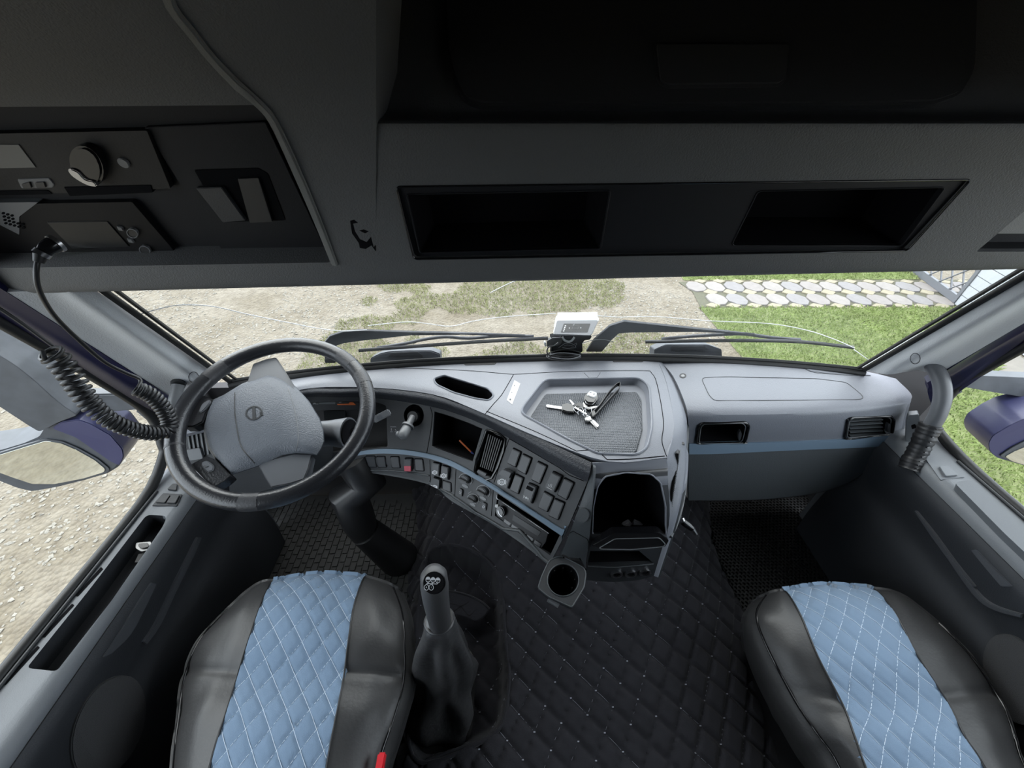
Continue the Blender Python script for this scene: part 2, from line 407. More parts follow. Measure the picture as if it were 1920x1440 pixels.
# gravel: uncountable stones
def stones(name, X, Y, size, m, label):
    n = len(X); base = np.array([(1, 0, 0), (-1, 0, 0), (0, 1, 0), (0, -1, 0), (0, 0, 1), (0, 0, -1)], float)
    tri = np.array([(0, 2, 4), (2, 1, 4), (1, 3, 4), (3, 0, 4), (2, 0, 5), (1, 2, 5), (3, 1, 5), (0, 3, 5)])
    s = size*RNG.uniform(0.35, 1.0, n)**1.5
    V = base[None]*(s[:, None, None]*np.stack([RNG.uniform(0.6, 1.2, n), RNG.uniform(0.6, 1.2, n), RNG.uniform(0.35, 0.7, n)], 1)[:, None, :])
    V = V+RNG.normal(0, 0.15, V.shape)*s[:, None, None]
    a = RNG.uniform(0, 6.28, n); c, si = np.cos(a)[:, None], np.sin(a)[:, None]
    V = np.stack([V[..., 0]*c-V[..., 1]*si, V[..., 0]*si+V[..., 1]*c, V[..., 2]], -1)+np.stack([X, Y, np.full(n, GZ)+s*0.15], 1)[:, None, :]
    Fc = (tri[None]+np.arange(n)[:, None, None]*6).reshape(-1, 3)
    return tag(mknp(name, V.reshape(-1, 3), Fc, m), label, 'gravel', None, 'stuff')
M_stone = mat('pale_gravel_stone', (0.2, 0.185, 0.158), 0.9, var=0.3, vscale=35)
X = RNG.uniform(-8, -0.6, 26000); Y = RNG.uniform(-2, 8, 26000)
k = (X < -2.2+0.5*np.sin(Y*1.3)) & (nois(X, Y, 0.8) > -0.35); stones('gravel', X[k], Y[k], 0.024, M_stone, 'loose pale gravel stones on the yard left of the truck')
X = RNG.uniform(1.3, 3.0, 4200); Y = RNG.uniform(3.2, 8.5, 4200)
k = (X < 3.0) & (nois(X, Y, 1.2) > -0.2); stones('gravel', X[k], Y[k], 0.024, M_stone, 'small stones scattered over the bare track before the lawn')
# grass
def blades(name, X, Y, L, m, label):
    n = len(X); a = RNG.uniform(0, 6.28, n); l = L*RNG.uniform(0.5, 1.2, n); w = 0.004*RNG.uniform(0.7, 1.5, n)
    tilt = RNG.uniform(0.15, 0.95, n); dx, dy = np.cos(a), np.sin(a)
    b0 = np.stack([X-dy*w, Y+dx*w, np.full(n, GZ)], 1); b1 = np.stack([X+dy*w, Y-dx*w, np.full(n, GZ)], 1)
    mid = np.stack([X+dx*l*tilt*0.4, Y+dy*l*tilt*0.4, GZ+l*0.6*np.sqrt(1-tilt**2*0.5)], 1)
    tp = np.stack([X+dx*l*tilt, Y+dy*l*tilt, GZ+l*np.sqrt(1-tilt**2*0.8)*0.85], 1)
    V = np.stack([b0, b1, mid, tp], 1).reshape(-1, 3); o = np.arange(n)[:, None]*4
    Fc = np.concatenate([o+np.array([[0, 1, 2]]), o+np.array([[1, 3, 2]])])
    return tag(mknp(name, V, Fc, m), label, 'grass', None, 'stuff')
M_grass = mat('green_grass_blade', (0.2, 0.25, 0.085), 0.7, var=0.45, vscale=3.0)
M_dry = mat('dry_mixed_grass_blade', (0.2, 0.205, 0.095), 0.8, var=0.4, vscale=5.0)
M_turf = mat('turf_soil', (0.13, 0.15, 0.06), 0.95, bump=0.8, bscale=30, var=0.5, vscale=4)
lawnA = [(3.05, 3.0), (3.0, 5.22), (7.0, 5.1), (6.4, 3.9), (5.6, 3.2), (5.2, -1.0), (3.3, -1.0)]
lawnB = [(3.12, 6.2), (3.2, 8.2), (7.6, 8.2), (7.2, 6.1)]
for nm, pg, lb in (('lawn', lawnA, 'green lawn between the paved path and the truck'), ('lawn', lawnB, 'green lawn on the far side of the paved path')):
    P = [Vector((x, y, GZ+0.006)) for x, y in pg]
    tag(mk(nm, P, [tuple(range(len(P)))], M_turf, smooth=0, recalc=False), lb, None, None, 'structure')
X = RNG.uniform(3, 7.6, 95000); Y = RNG.uniform(-0.8, 8.2, 95000)
k = inpoly(X, Y, lawnA); blades('grass', X[k], Y[k], 0.075, M_grass, 'short green grass blades on the lawn nearest the truck')
k = inpoly(X, Y, lawnB); blades('grass', X[k], Y[k], 0.075, M_grass, 'short green grass blades beyond the paved path')
X = RNG.uniform(-2.6, 2.2, 42000); Y = RNG.uniform(3.2, 8.0, 42000)
k = (nois(X, Y, 0.75)+0.35*nois(X, Y, 2.5) > 0.05-0.5*np.exp(-((X-0.5)/1.0)**2)); blades('grass', X[k], Y[k], 0.06, M_dry, 'patchy dry grass growing on the earth ahead of the truck')

# paved path: grey octagons and small yellow stones, each its own piece
path = thing('paving_path', (5.2, 5.7, GZ), 'paved path of grey octagon and yellow stones across the lawn', None, None, 'structure')
M_pav = [mat('grey_paving_stone_%d' % i, c, 0.9, bump=0.5, bscale=60, var=0.18, vscale=14) for i, c in enumerate([(0.165, 0.15, 0.143), (0.18, 0.165, 0.155), (0.15, 0.142, 0.143)])]
M_pavy = mat('yellow_paving_stone', (0.2, 0.178, 0.128), 0.9, bump=0.5, bscale=60, var=0.15, vscale=14)
def paver(name, cx, cy, rx, ry, m, k=8, seed=0, ph=0.0):
    rg = random.Random(seed); out = []
    for i in range(k):
        g = 2*math.pi*(i+0.5)/k+ph
        for dg, f in ((-0.09, 1.0), (0.09, 1.0)):
            out.append(Vector((cx+rx*f*math.cos(g+dg)*rg.uniform(0.94, 1.06), cy+ry*f*math.sin(g+dg)*rg.uniform(0.94, 1.06), GZ)))
    V, Fc = prism(out, Vector((0, 0, 1)), 0.022+rg.uniform(0, 0.006), 0.02)
    return mk(name, V, Fc, m, path, bevel=0.005)
bed = [(3.02, 5.24), (3.1, 5.75), (3.0, 6.14), (9.2, 6.05), (9.2, 5.12)]
mk('path_bed', [Vector((x, y, GZ+0.008)) for x, y in bed], [tuple(range(5))], mat('sand_bed', (0.07, 0.068, 0.045), 0.95, var=0.3, vscale=20), path, smooth=0, recalc=False)
for i in range(19):
    x = 3.2+i*0.318
    paver('paving_stone', x+0.02, 5.93-0.012*i, 0.156, 0.19, M_pav[i % 3], seed=i)
    paver('paving_stone', x+0.17, 5.47-0.012*i, 0.156, 0.19, M_pav[(i+1) % 3], seed=i+50)
    paver('paving_stone', x+0.175, 5.72-0.012*i, 0.115, 0.1, M_pavy, 4, i+100, math.pi/4)
    paver('paving_stone', x+0.02, 5.27-0.012*i, 0.115, 0.075, M_pavy, 4, i+150, math.pi/4)
    paver('paving_stone', x+0.175, 6.13-0.012*i, 0.115, 0.075, M_pavy, 4, i+200, math.pi/4)
# lattice gate and white boarded fence, running along one line
A = Vector((7.33, 6.53, GZ)); B = Vector((6.98, 5.2, GZ)); dirF = (B-A).normalized(); UPZ = Vector((0, 0, 1)); nF = dirF.cross(UPZ)
M_gate = mat('grey_painted_steel', (0.1, 0.105, 0.12), 0.5)
gate = thing('lattice_gate', A, 'grey steel gate with diamond lattice over the paved path', 'gate')
Lg = (B-A).length
box('bottom_rail', A+dirF*Lg/2+UPZ*0.08, (Lg, 0.05, 0.11), M_gate, gate, (dirF, nF, UPZ))
box('top_rail', A+dirF*Lg/2+UPZ*1.5, (Lg, 0.05, 0.06), M_gate, gate, (dirF, nF, UPZ))
for s in (0.03, Lg-0.03): box('gate_post', A+dirF*s+UPZ*0.78, (0.06, 0.06, 1.5), M_gate, gate, (dirF, nF, UPZ))
for i in range(-6, 6):
    for sg in (1, -1):
        s0 = i*0.27+(0 if sg > 0 else 1.4); P = []
        for h in (0.12, 1.48):
            P.append((s0+sg*(h-0.12), h))
        (sa, ha), (sb, hb) = P
        lo, hi = 0.03, Lg-0.03
        if sg < 0: (sa, ha), (sb, hb) = (sb, hb), (sa, ha)
        if sb < lo or sa > hi: continue
        f = lambda s: ha+(hb-ha)*(s-sa)/(sb-sa)
        s1, s2 = max(sa, lo), min(sb, hi)
        if s2-s1 < 0.05: continue
        tube('lattice_bar', [A+dirF*s1+UPZ*f(s1)+nF*0.008*sg, A+dirF*s2+UPZ*f(s2)+nF*0.008*sg], 0.012, M_gate, gate, seg=6)
fence = thing('boarded_fence', B, 'white horizontal board fence right of the lattice gate', 'fence')
M_board = mat('white_painted_board', (0.33, 0.345, 0.365), 0.5, bump=0.1)
for i in range(9):
    box('board', B+dirF*2.6+UPZ*(0.09+0.155*i)+nF*0.003*(i % 2), (5.2, 0.03, 0.148), M_board, fence, (dirF, nF, UPZ), bevel=0.004)
box('fence_backing', B+dirF*2.6+UPZ*0.7-nF*0.03, (5.2, 0.02, 1.38), mat('dark_fence_gap', (0.05, 0.05, 0.055), 0.8), fence, (dirF, nF, UPZ))
P = [Vector((x, y, GZ+0.004)) for x, y in ((6.4, 4.0), (6.72, 4.4), (5.65, .2), (5.4, -1), (5.2, -1), (5.6, 3.2))]
tag(mk('kerb_strip', P, [tuple(range(6))], mat('pale_concrete', (0.2, 0.185, 0.165), 0.9, bump=0.4, bscale=40, var=0.2), smooth=0, recalc=False), 'pale concrete strip along the fence foot', None, None, 'structure')

# ================================================================== CAB SHELL
def quad(name, P, m, label, thick=None):
    P = [Vector(p) for p in P]; n = (P[1]-P[0]).cross(P[2]-P[0]).normalized(); c = sum(P, Vector())/4
    if n.dot(Vector((0.14, 0, 1.0))-c) > 0: n = -n
    V, Fc = prism(P, n, 0.03, 0.0)
    return tag(mk(name, V, Fc, m, smooth=0), label, None, None, 'structure')
XL, XR = -1.02, 1.30
quad('floor', [(XL-.05, -1.4, .075), (XR+.05, -1.4, .075), (XR+.05, 1.02, .075), (XL-.05, 1.02, .075)], M_floor, 'dark cab floor under the mats')
quad('ceiling', [(XL-.05, -1.4, 1.98), (XR+.05, -1.4, 1.98), (XR+.05, .95, 1.98), (XL-.05, .95, 1.98)], M_shell, 'dark cab roof lining')
quad('wall_rear', [(XL-.05, -1.4, .05), (XR+.05, -1.4, .05), (XR+.05, -1.4, 2.0), (XL-.05, -1.4, 2.0)], M_shell, 'dark rear cab wall behind the seats')
quad('wall_front', [(XL-.05, .86, 1.27), (XR+.05, .86, 1.27), (XR+.05, .86, 2.0), (XL-.05, .86, 2.0)], M_shell, 'cab front above the windscreen')
quad('wall_firewall', [(XL-.05, 1.03, .05), (XR+.05, 1.03, .05), (XR+.05, 1.03, .70), (XL-.05, 1.03, .70)], M_shell, 'dark front bulkhead under the dashboard')
for sgn, xs, nm in ((-1, XL-.01, 'left'), (1, XR+.01, 'right')):
    quad('wall_%s' % nm, [(xs, -1.4, 1.5), (xs, .86, 1.5), (xs, .86, 2.0), (xs, -1.4, 2.0)], M_shell, 'cab side lining above the %s window' % nm)
    quad('wall_%s_rear' % nm, [(xs, -1.4, .05), (xs, -.72, .05), (xs, -.72, 1.5), (xs, -1.4, 1.5)], M_shell, 'cab side lining behind the %s door' % nm)
    quad('wall_%s_front' % nm, [(xs, .84, .05), (xs, 1.03, .05), (xs, 1.03, .84), (xs, .84, .84)], M_shell, 'cab side lining ahead of the %s door' % nm)

# windscreen
def wsY(s, z): return 1.04-0.46*(z-0.8)-0.085*s*s-0.02*s**4
def wsP(s, z): return Vector((0.14+(0.985-0.05*(z-0.8))*s, wsY(s, z), z))
WG = [[wsP(-1+2*i/24, z) for i in range(25)] for z in (0.79, 0.9, 1.0, 1.1, 1.2, 1.29)]
S_ws = Surf(G=WG)
win1 = tag(mk('window_1', *thicken(WG, 0.005), M_glass, smooth=60), 'cracked windscreen glass above the dashboard', None, None, 'structure')
for pts in ([(250, 592), (300, 578), (340, 571), (400, 574), (470, 590), (540, 604), (590, 614), (640, 620), (688, 618)],
            [(690, 610), (760, 603), (800, 606), (845, 611), (890, 601), (950, 593), (1042, 587)],
            [(1120, 591), (1160, 594), (1230, 593), (1330, 601), (1440, 606), (1510, 618), (1560, 634), (1602, 652)],
            [(920, 548), (950, 533), (980, 520)], [(1601, 655), (1615, 665), (1631, 676)]):
    line('crack', pts, S_ws, 0.0012, M_crack, win1, lift=0.001, n=4, seg=5)
# rubber seal round the windscreen
seal = thing('trim_3', wsP(0, 0.79), 'black rubber seal along the windscreen foot', None, None, 'structure')
tube('seal_strip', [wsP(-1+2*i/30, 0.795)+Vector((0, -0.012, 0.004)) for i in range(31)], 0.014, M_rubber, seal, seg=8, squash=0.9)
tube('seal_lip', [wsP(-1+2*i/30, 0.812)+Vector((0, -0.004, 0.0)) for i in range(31)], 0.006, M_rubber, seal, seg=6)
for s in (-1, 1):
    tube('seal_strip', [wsP(s*0.995, 0.8+0.045*i)+Vector((0, -0.006, 0)) for i in range(11)], 0.008, M_rubber, seal, seg=6)
    tube('seal_lip', [wsP(s*0.978, 0.8+0.045*i)+Vector((0, -0.003, 0)) for i in range(11)], 0.005, M_rubber, seal, seg=6)

# pillars: cross rows top -> bottom as (u, v, x); extended upward behind the overhead console
def pillar(name, top, bot, m, label, th, parent=None, up=0.02, dn=0.12, mid=None):
    T = [PX(*q) for q in top]; B_ = [PX(*q) for q in bot]
    rows = [[t+(t-b)*up for t, b in zip(T, B_)], T, B_, [b+(b-t)*dn for t, b in zip(T, B_)]]
    Gp = [crom(r, 4) for r in rows]
    o = mk(name, *thicken(Gp, th), m, parent, smooth=50)
    return o, Surf(G=Gp)
p1, S_p1 = pillar('trim_1', [(182, 546, -.832), (165, 547, -.828), (130, 548, -.838), (98, 550, -.885), (22, 553, -.93)],
                  [(404, 692, -.848), (387, 702, -.842), (368, 713, -.85), (345, 724, -.90), (312, 738, -.94)], M_pillar, '', 0.02)
tag(p1, 'grey trimmed windscreen pillar on the driver side', None, None, 'structure')
p2, S_p2 = pillar('trim_2', [(1920, 520, 1.105), (1932, 528, 1.102), (1940, 545, 1.11), (1925, 574, 1.165), (1930, 600, 1.205)],
                  [(1628, 676, 1.128), (1645, 680, 1.118), (1685, 690, 1.125), (1738, 684, 1.18), (1768, 696, 1.215)], M_pillar, '', 0.02)
tag(p2, 'grey trimmed windscreen pillar on the passenger side', None, None, 'structure')
for o, s, c in ((p1, S_p1, (363, 707)), (p2, S_p2, (1716, 672))):
    ringplate('cap_ring', c[0], c[1], 10, 10.5, 0.12, s, 0.0008, M_black, o)
    plate('screw_cap', ppoly(c[0], c[1], 8.8, 9.2), s, 0.0012, M_pillar, o, bev=0.0004)
fr1, S_f1 = pillar('door_frame', [(20, 553, -.93), (2, 562, -.95), (0, 576, -.965), (0, 590, -.985), (0, 603, -1.0)],
                   [(311, 739, -.94), (298, 748, -.955), (285, 752, -.965), (290, 772, -.985), (297, 789, -1.0)], M_bodyblue, '', 0.02, dn=0.25, up=0.75)
fr2, S_f2 = pillar('door_frame', [(1928, 600, 1.21), (1925, 612, 1.235), (1922, 622, 1.25), (1922, 636, 1.265), (1921, 650, 1.28)],
                   [(1770, 698, 1.215), (1772, 706, 1.235), (1770, 716, 1.25), (1775, 735, 1.265), (1780, 748, 1.28)], M_bodyblue, '', 0.02, dn=0.25, up=0.75)
tag(fr1, 'dark blue painted door frame beside the driver window', None, None, 'structure')
tag(fr2, 'dark blue painted door frame beside the passenger window', None, None, 'structure')
fr1.name = 'trim_4'; fr2.name = 'trim_5'; WL['trim_4'] = WL['door_frame']; WL['trim_5'] = WL.get('door_frame.001', WL['door_frame'])

# door panels
def doorpanel(prof, ys):
    return [[Vector((x, y, z)) for x, z in prof] for y in ys]
YS = [.86, .8, .7, .5, .3, .1, -.1, -.4, -.75]
profL = [(-1.012, .60), (-1.006, .628), (-.985, .632), (-.955, .625), (-.918, .618), (-.902, .606), (-.897, .58), (-.905, .50), (-.925, .42), (-.935, .30), (-.94, .09)]
profR = [(1.292, .655), (1.286, .683), (1.265, .687), (1.235, .68), (1.198, .673), (1.182, .66), (1.177, .63), (1.185, .55), (1.205, .45), (1.215, .30), (1.22, .09)]
GL = loftpts(doorpanel(profL, YS), 2, 1); GR = loftpts(doorpanel(profR, YS), 2, 1)
S_dl, S_dr = Surf(G=GL), Surf(G=GR)
door1 = thing('door_1', (-.95, .05, .08), 'driver door with grey sill ledge, dark pocket and round speaker', None, None, 'structure')
door2 = thing('door_2', (1.23, .05, .08), 'passenger door with grey sill ledge, dark pocket and round speaker', None, None, 'structure')
KL = crop(0, 840, 2.4); KR = crop(1520, 800, 4.8)
recL = dense(rnd(KL((660, 300), (752, 305), (735, 350), (500, 690), (255, 1005), (120, 990), (400, 640)), 9), 20)
V, Fc = boolcut(*thicken(GL, 0.025, Vector((.85, 0, .5))), [recL], S_dl, 0.06)
mk('door_panel', V, Fc, M_ledge, door1, smooth=40)
mk('ledge_recess', *(lambda P, n: ([p-n*0.0005 for p in P]+[p-n*0.055+Vector((0.012, 0, 0)) for p in P], [(i, len(P)+i, len(P)+(i+1) % len(P), (i+1) % len(P)) for i in range(len(P))]+[tuple(range(len(P), 2*len(P)))]))(*on(recL, S_dl)), M_door, door1)
recR = dense(rnd(KR((1270, 555), (1420, 530), (1920, 1010), (2300, 1420), (2180, 1460), (1700, 1000)), 9), 20)
_v0, _f0 = thicken(GR, 0.025, Vector((-.85, 0, .5)))
V, Fc = boolcut(_v0, _f0, [recR], S_dr, 0.06)

mk('door_panel', V, Fc, M_ledge, door2, smooth=40)
mk('ledge_recess', *(lambda P, n: ([p-n*0.0005 for p in P]+[p-n*0.055+Vector((-0.012, 0, 0)) for p in P], [(i, len(P)+i, len(P)+(i+1) % len(P), (i+1) % len(P)) for i in range(len(P))]+[tuple(range(len(P), 2*len(P)))]))(*on(recR, S_dr)), M_door, door2)
# lower dark cladding below the ledge, bulging inwards
def cladding(prof, ys, name, parent):
    Gc = loftpts(doorpanel(prof, ys), 3, 3)
    mk(name, *thicken(Gc, 0.01), M_door, parent, smooth=50); return Surf(G=Gc)
sgnprof = lambda x0, s, dz: [(x0+s*0.004, .59+dz), (x0+s*0.012, .56+dz), (x0+s*0.004, .50+dz), (x0-s*0.006, .43+dz), (x0+s*0.012, .36+dz), (x0+s*0.02, .25), (x0+s*0.005, .09)]
S_cl = cladding(sgnprof(-.897, 1, 0), YS[1:], 'lower_cladding', door1)
S_cr = cladding(sgnprof(1.177, -1, .05), YS[1:], 'lower_cladding', door2)
# ledge slots, switches, latches, pockets, speakers
for a, b in ((KL((455, 535), (465, 545)), KL((350, 670), (340, 665))), (KL((325, 700), (335, 708)), KL((200, 855), (188, 850))), (KL((170, 890), (180, 898)), KL((25, 1068), (13, 1062)))):
    plate('ledge_slot', a+b, S_dl, 0.0006, M_pit, door1, r=2, bev=0)
def winswitch(poly, S, parent, cells):
    plate('switch_plate', poly, S, 0.003, M_door, parent, r=2)
    for c in cells: plate('window_switch', c, S, 0.007, M_fascia, parent, r=2)
winswitch(KL((684, 262), (735, 205), (822, 210), (797, 264)), S_dl, door1, [KL((703, 250), (735, 215), (770, 217), (745, 252)), KL((752, 252), (775, 217), (812, 217), (792, 254))])
plate('mirror_switch', KL((755, 190), (780, 165), (800, 165), (795, 195)), S_dl, 0.006, M_fascia, door1, r=2)
plate('switch_plate', KR((1010, 265), (1060, 210), (1385, 458), (1165, 485)), S_dr, 0.003, M_ledge, door2, r=2)
plate('window_switch', KR((1145, 368), (1230, 362), (1318, 448), (1205, 458)), S_dr, 0.007, M_ledge, door2, r=3)
for (pp, S, par) in (([(262, 1015), (290, 1018), (284, 1045), (256, 1043)], S_dl, door1),):
    plate('latch_handle', KL((600, 410), (668, 405), (672, 440), (625, 450), (598, 435)), S, -0.018, M_steel, par, r=3, dip=0.026)
    plate('latch_grip', KL((612, 417), (655, 412), (660, 432), (628, 440), (610, 430)), S, -0.014, M_gloss, par, r=3, dip=0.016)
    plate('lock_base', KL((610, 450), (665, 445), (640, 490), (590, 490)), S, -0.03, M_black, par, r=2, dip=0.045)
plate('latch_handle', KR((1400, 690), (1560, 745), (1640, 860), (1590, 880), (1440, 760)), S_dr, -0.012, M_gloss, door2, r=4, dip=0.03)
plate('latch_trim', KR((1510, 735), (1560, 748), (1575, 770), (1530, 765)), S_dr, -0.010, M_chrome, door2, r=2, dip=0.013)
def band(name, edge1, edge2, S, h, m, parent, n=3):
    e1 = [tuple(w[:2]) for w in crom([Vector((u, v, 0)) for u, v in edge1], n)]; e2 = [tuple(w[:2]) for w in crom([Vector((u, v, 0)) for u, v in edge2], n)]
    return plate(name, e1+e2[::-1], S, h, m, parent, bev=0.0015)
M_rim = mat('door_highlight_grey', (0.06, 0.063, 0.07), 0.45, bump=0.2)  # paler than the door: highlights along the pocket bulge put into the colour
band('pocket_rim', KL((880, 400), (840, 480), (760, 640), (690, 790), (635, 875)), KL((900, 402), (862, 490), (780, 655), (712, 800), (650, 885)), S_cl, 0.006, M_rim, door1)
band('grip_strip', KL((675, 605), (600, 720), (520, 850), (455, 945)), KL((702, 612), (650, 720), (585, 840), (500, 925)), S_cl, 0.003, M_rim, door1)
band('pocket_rim', KR((945, 755), (1100, 985), (1280, 1230), (1430, 1440)), KR((965, 755), (1150, 985), (1330, 1230), (1500, 1440)), S_cr, 0.006, M_rim, door2)
band('pocket_rim', crop(1300, 1040, 3.097)((1475, 0), (1570, 140), (1670, 265), (1770, 325), (1925, 368)), crop(1300, 1040, 3.097)((1495, 0), (1590, 125), (1690, 245), (1780, 300), (1925, 345)), S_cr, 0.007, M_rim, door2)
band('grip_strip', KR((1445, 1110), (1600, 1300), (1720, 1440)), KR((1500, 1105), (1680, 1290), (1830, 1440)), S_cr, 0.003, M_rim, door2)
M_spk = mat('speaker_grille_mesh', (0.05, 0.05, 0.052), 0.75, bump=0.8, bscale=900)
plate('speaker_grille', dense(ppoly(200, 1365, 62, 105, 28, 0.42), 12), S_cl, 0.006, M_spk, door1, bev=0.002)
plate('speaker_grille', dense(ppoly(1908, 1275, 55, 92, 28, -0.42), 12), S_cr, 0.006, M_spk, door2, bev=0.002)
# sill seals and side glass
fl = [PX(u, v, -1.0) for u, v in ((0, 603), (100, 660), (200, 720), (262, 760), (290, 790), (304, 830), (306, 858))]
fr = [PX(u, v, 1.28) for u, v in ((1921, 650), (1870, 678), (1822, 706), (1790, 730), (1765, 760), (1752, 785), (1752, 800))]
for par, edge, x, zs in ((door1, fl, -1.0, .633), (door2, fr, 1.28, .688)):
    up_ = [edge[0]+(edge[0]-edge[1])*k for k in (3, 2, 1)]
    tube('window_seal', crom(up_+edge+[Vector((x, y, zs)) for y in (.62, .3, 0, -.4, -.72)], 4), 0.013, M_rubber, par, seg=8)
    tube('seal_edge', [Vector((x+(0.017 if x < 0 else -0.017), y, zs+0.001)) for y in (.66, .3, 0, -.4, -.72)], 0.004, M_fascia, par, seg=8)
for nm, x, edge, zs in (('window_2', -1.008, fl, .62), ('window_3', 1.288, fr, .675)):
    P = [Vector((x, p.y, p.z)) for p in edge]; e = P[0]+(P[0]-P[1])*4
    poly = [Vector((x, -.73, 1.5)), Vector((x, -.73, zs)), Vector((x, .7, zs))]+P[::-1]+[Vector((x, e.y, 1.5))]
    V, Fc = prism(poly, Vector((1, 0, 0)), 0.002, 0.002)
    tag(mk(nm, V, Fc, M_glass, smooth=0), 'clear side window glass in the %s door' % ('driver' if x < 0 else 'passenger'), None, None, 'structure')

# ================================================================== OVERHEAD CONSOLE
over = thing('overhead_console', (0.14, .75, 1.23), 'dark grey overhead console above the windscreen with open pockets', 'console')
def lipv(u): return 548-(u-100)*0.0255 if u < 1300 else 517-(u-1300)*0.022
LU = [-330, -150, 0, 200, 400, 560, 660, 705]
rowsL = [[PY(u, lipv(u)+1, .715) for u in LU], [PY(u, lipv(u)-2, .70) for u in LU], [PY(u, lipv(u)-30, .692) for u in LU], [PY(u, 350, .675) for u in LU], [PY(u, 205, .645) for u in LU], [PY(u, 90, .60) for u in LU], [PY(u, -60, .54) for u in LU], [PY(u, -200, .5) for u in LU]]
for r in rowsL:                     # keep the console inside the cab side
    xl = max(r[0].x, min(-1.0, r[2].x-0.02))
    r[0] = Vector((xl, r[0].y, r[2].z)); r[1] = r[0].lerp(r[2], 0.5)
GOL = loftpts(rowsL, 3, 3); S_ol = Surf(G=GOL)
CUc = [690, 800, 1000, 1250, 1500, 1700, 1850, 1960, 2080, 2250]
rowsC = [[PY(u, lipv(u)+1, .715) for u in CUc], [PY(u, lipv(u)-2, .70) for u in CUc], [PY(u, lipv(u)-30, .692) for u in CUc], [PY(u, 345, .676) for u in CUc], [PY(u, 250, .66) for u in CUc], [PY(u, 228, .664) for u in CUc], [PY(u, 214, .70) for u in CUc], [PY(u, 190, .725) for u in CUc], [PY(u, 80, .775) for u in CUc], [PY(u, -60, .83) for u in CUc], [PY(u, -180, .88) for u in CUc]]
GOC = loftpts(rowsC, 3, 3); S_oc = Surf(G=GOC)
recO = dense(rnd([(-320, 203), (482, 197), (505, 225), (624, 492), (-320, 508)], 10), 60)
V, Fc = boolcut(*thicken(GOL, 0.13, Vector((0, -1, 0))), [recO], S_ol, 0.11)
mk('console_body', V, Fc, M_roof, over, smooth=40)
S_rp = Surf(plane=(S_ol.at(250, 350)[0]+Vector((0, .04, 0.0)), (PY(0, 230, .655)-PY(0, 480, .70)).normalized().cross(Vector((1, 0, 0)))))
pkA = dense(rnd([(762, 364), (1145, 357), (1127, 466), (786, 474)], 6), 80)
pkB = dense(rnd([(1421, 358), (1772, 351), (1690, 461), (1371, 460)], 8), 80)
frame = dense(rnd([(743, 350), (1820, 337), (1701, 470), (776, 486)], 8), 80)
rR = dense(rnd([(1830, 472), (1918, 398), (1990, 340), (2110, 340), (2110, 472)], 5), 60)
V, Fc = boolcut(*thicken(GOC, 0.13, Vector((0, -1, 0))), [frame, rR], S_oc, 0.035)
VC_, FC_ = V, Fc
P, n = on(dense([(700, 340), (1860, 326), (1740, 480), (740, 494)], 120), S_oc)
S_fp = Surf(plane=(sum(P, Vector())/len(P)+Vector((0, 0.007, 0)), n))
Pf, nf = on(inset(frame, 1.004), S_fp)
V, Fc = boolcut(*prism(Pf, nf, 0.0, 0.012), [pkA, pkB], S_fp, 0.05)
VC_, FC_ = boolcut(VC_, FC_, [pkA, pkB], S_fp, 0.115)
mk('console_body', VC_, FC_, M_roof, over, smooth=40)
fp = mk('pocket_frame', V, Fc, M_roofpanel, over)
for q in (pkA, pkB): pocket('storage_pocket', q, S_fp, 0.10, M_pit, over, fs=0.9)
line('frame_edge', frame+[frame[0]], S_oc, 0.0018, M_gloss, over, n=1)
line('pocket_edge', pkA+[pkA[0]], S_fp, 0.0012, M_roofpanel, over, n=1, lift=0.0005)
line('pocket_edge', pkB+[pkB[0]], S_fp, 0.0012, M_roofpanel, over, n=1, lift=0.0005)
pocket('side_recess', rR, S_oc, 0.034, M_roofpanel, over, fs=0.98)
plate('side_panel', dense([(1870, 449), (1924, 402), (1978, 362), (2088, 362), (2088, 449)], 60), S_oc, -0.022, M_roofedge, over, dip=0.03)
# locker door and its grip
hatch = rnd([(832, -90), (838, 90), (850, 150), (872, 196), (905, 207), (1250, 208), (1560, 207), (1740, 203), (1790, 185), (1815, 140), (1822, -90)], 14)
plate('locker_door', dense(hatch, 60), S_oc, 0.012, mat('locker_door_plastic', (0.03, 0.031, 0.033), 0.6, bump=0.3, bscale=380), over, bev=0.004)
plate('locker_grip', dense(rnd([(1216, 100), (1224, 172), (1240, 181), (1445, 178), (1458, 168), (1464, 100)], 8), 40), S_oc, 0.022, mat('locker_grip_plastic', (0.045, 0.046, 0.048), 0.5), over, bev=0.004)
# edge of the driver-side module, window light put into its paler colour
edgeA = [(262, -190), (300, -40), (312, 10), (352, 62), (392, 112), (440, 162), (482, 198), (506, 228), (540, 300), (590, 415), (622, 494)]
edgeB = [(286, -190), (322, -40), (332, 10), (366, 55), (402, 102), (450, 152), (494, 192), (520, 225), (556, 300), (604, 415), (634, 496)]
e1 = [tuple(w[:2]) for w in crom([Vector((u, v, 0)) for u, v in edgeA], 3)]; e2 = [tuple(w[:2]) for w in crom([Vector((u, v, 0)) for u, v in edgeB], 3)]
plate('module_edge', e1+e2[::-1], S_ol, 0.006, M_roofedge, over, bev=0.002)
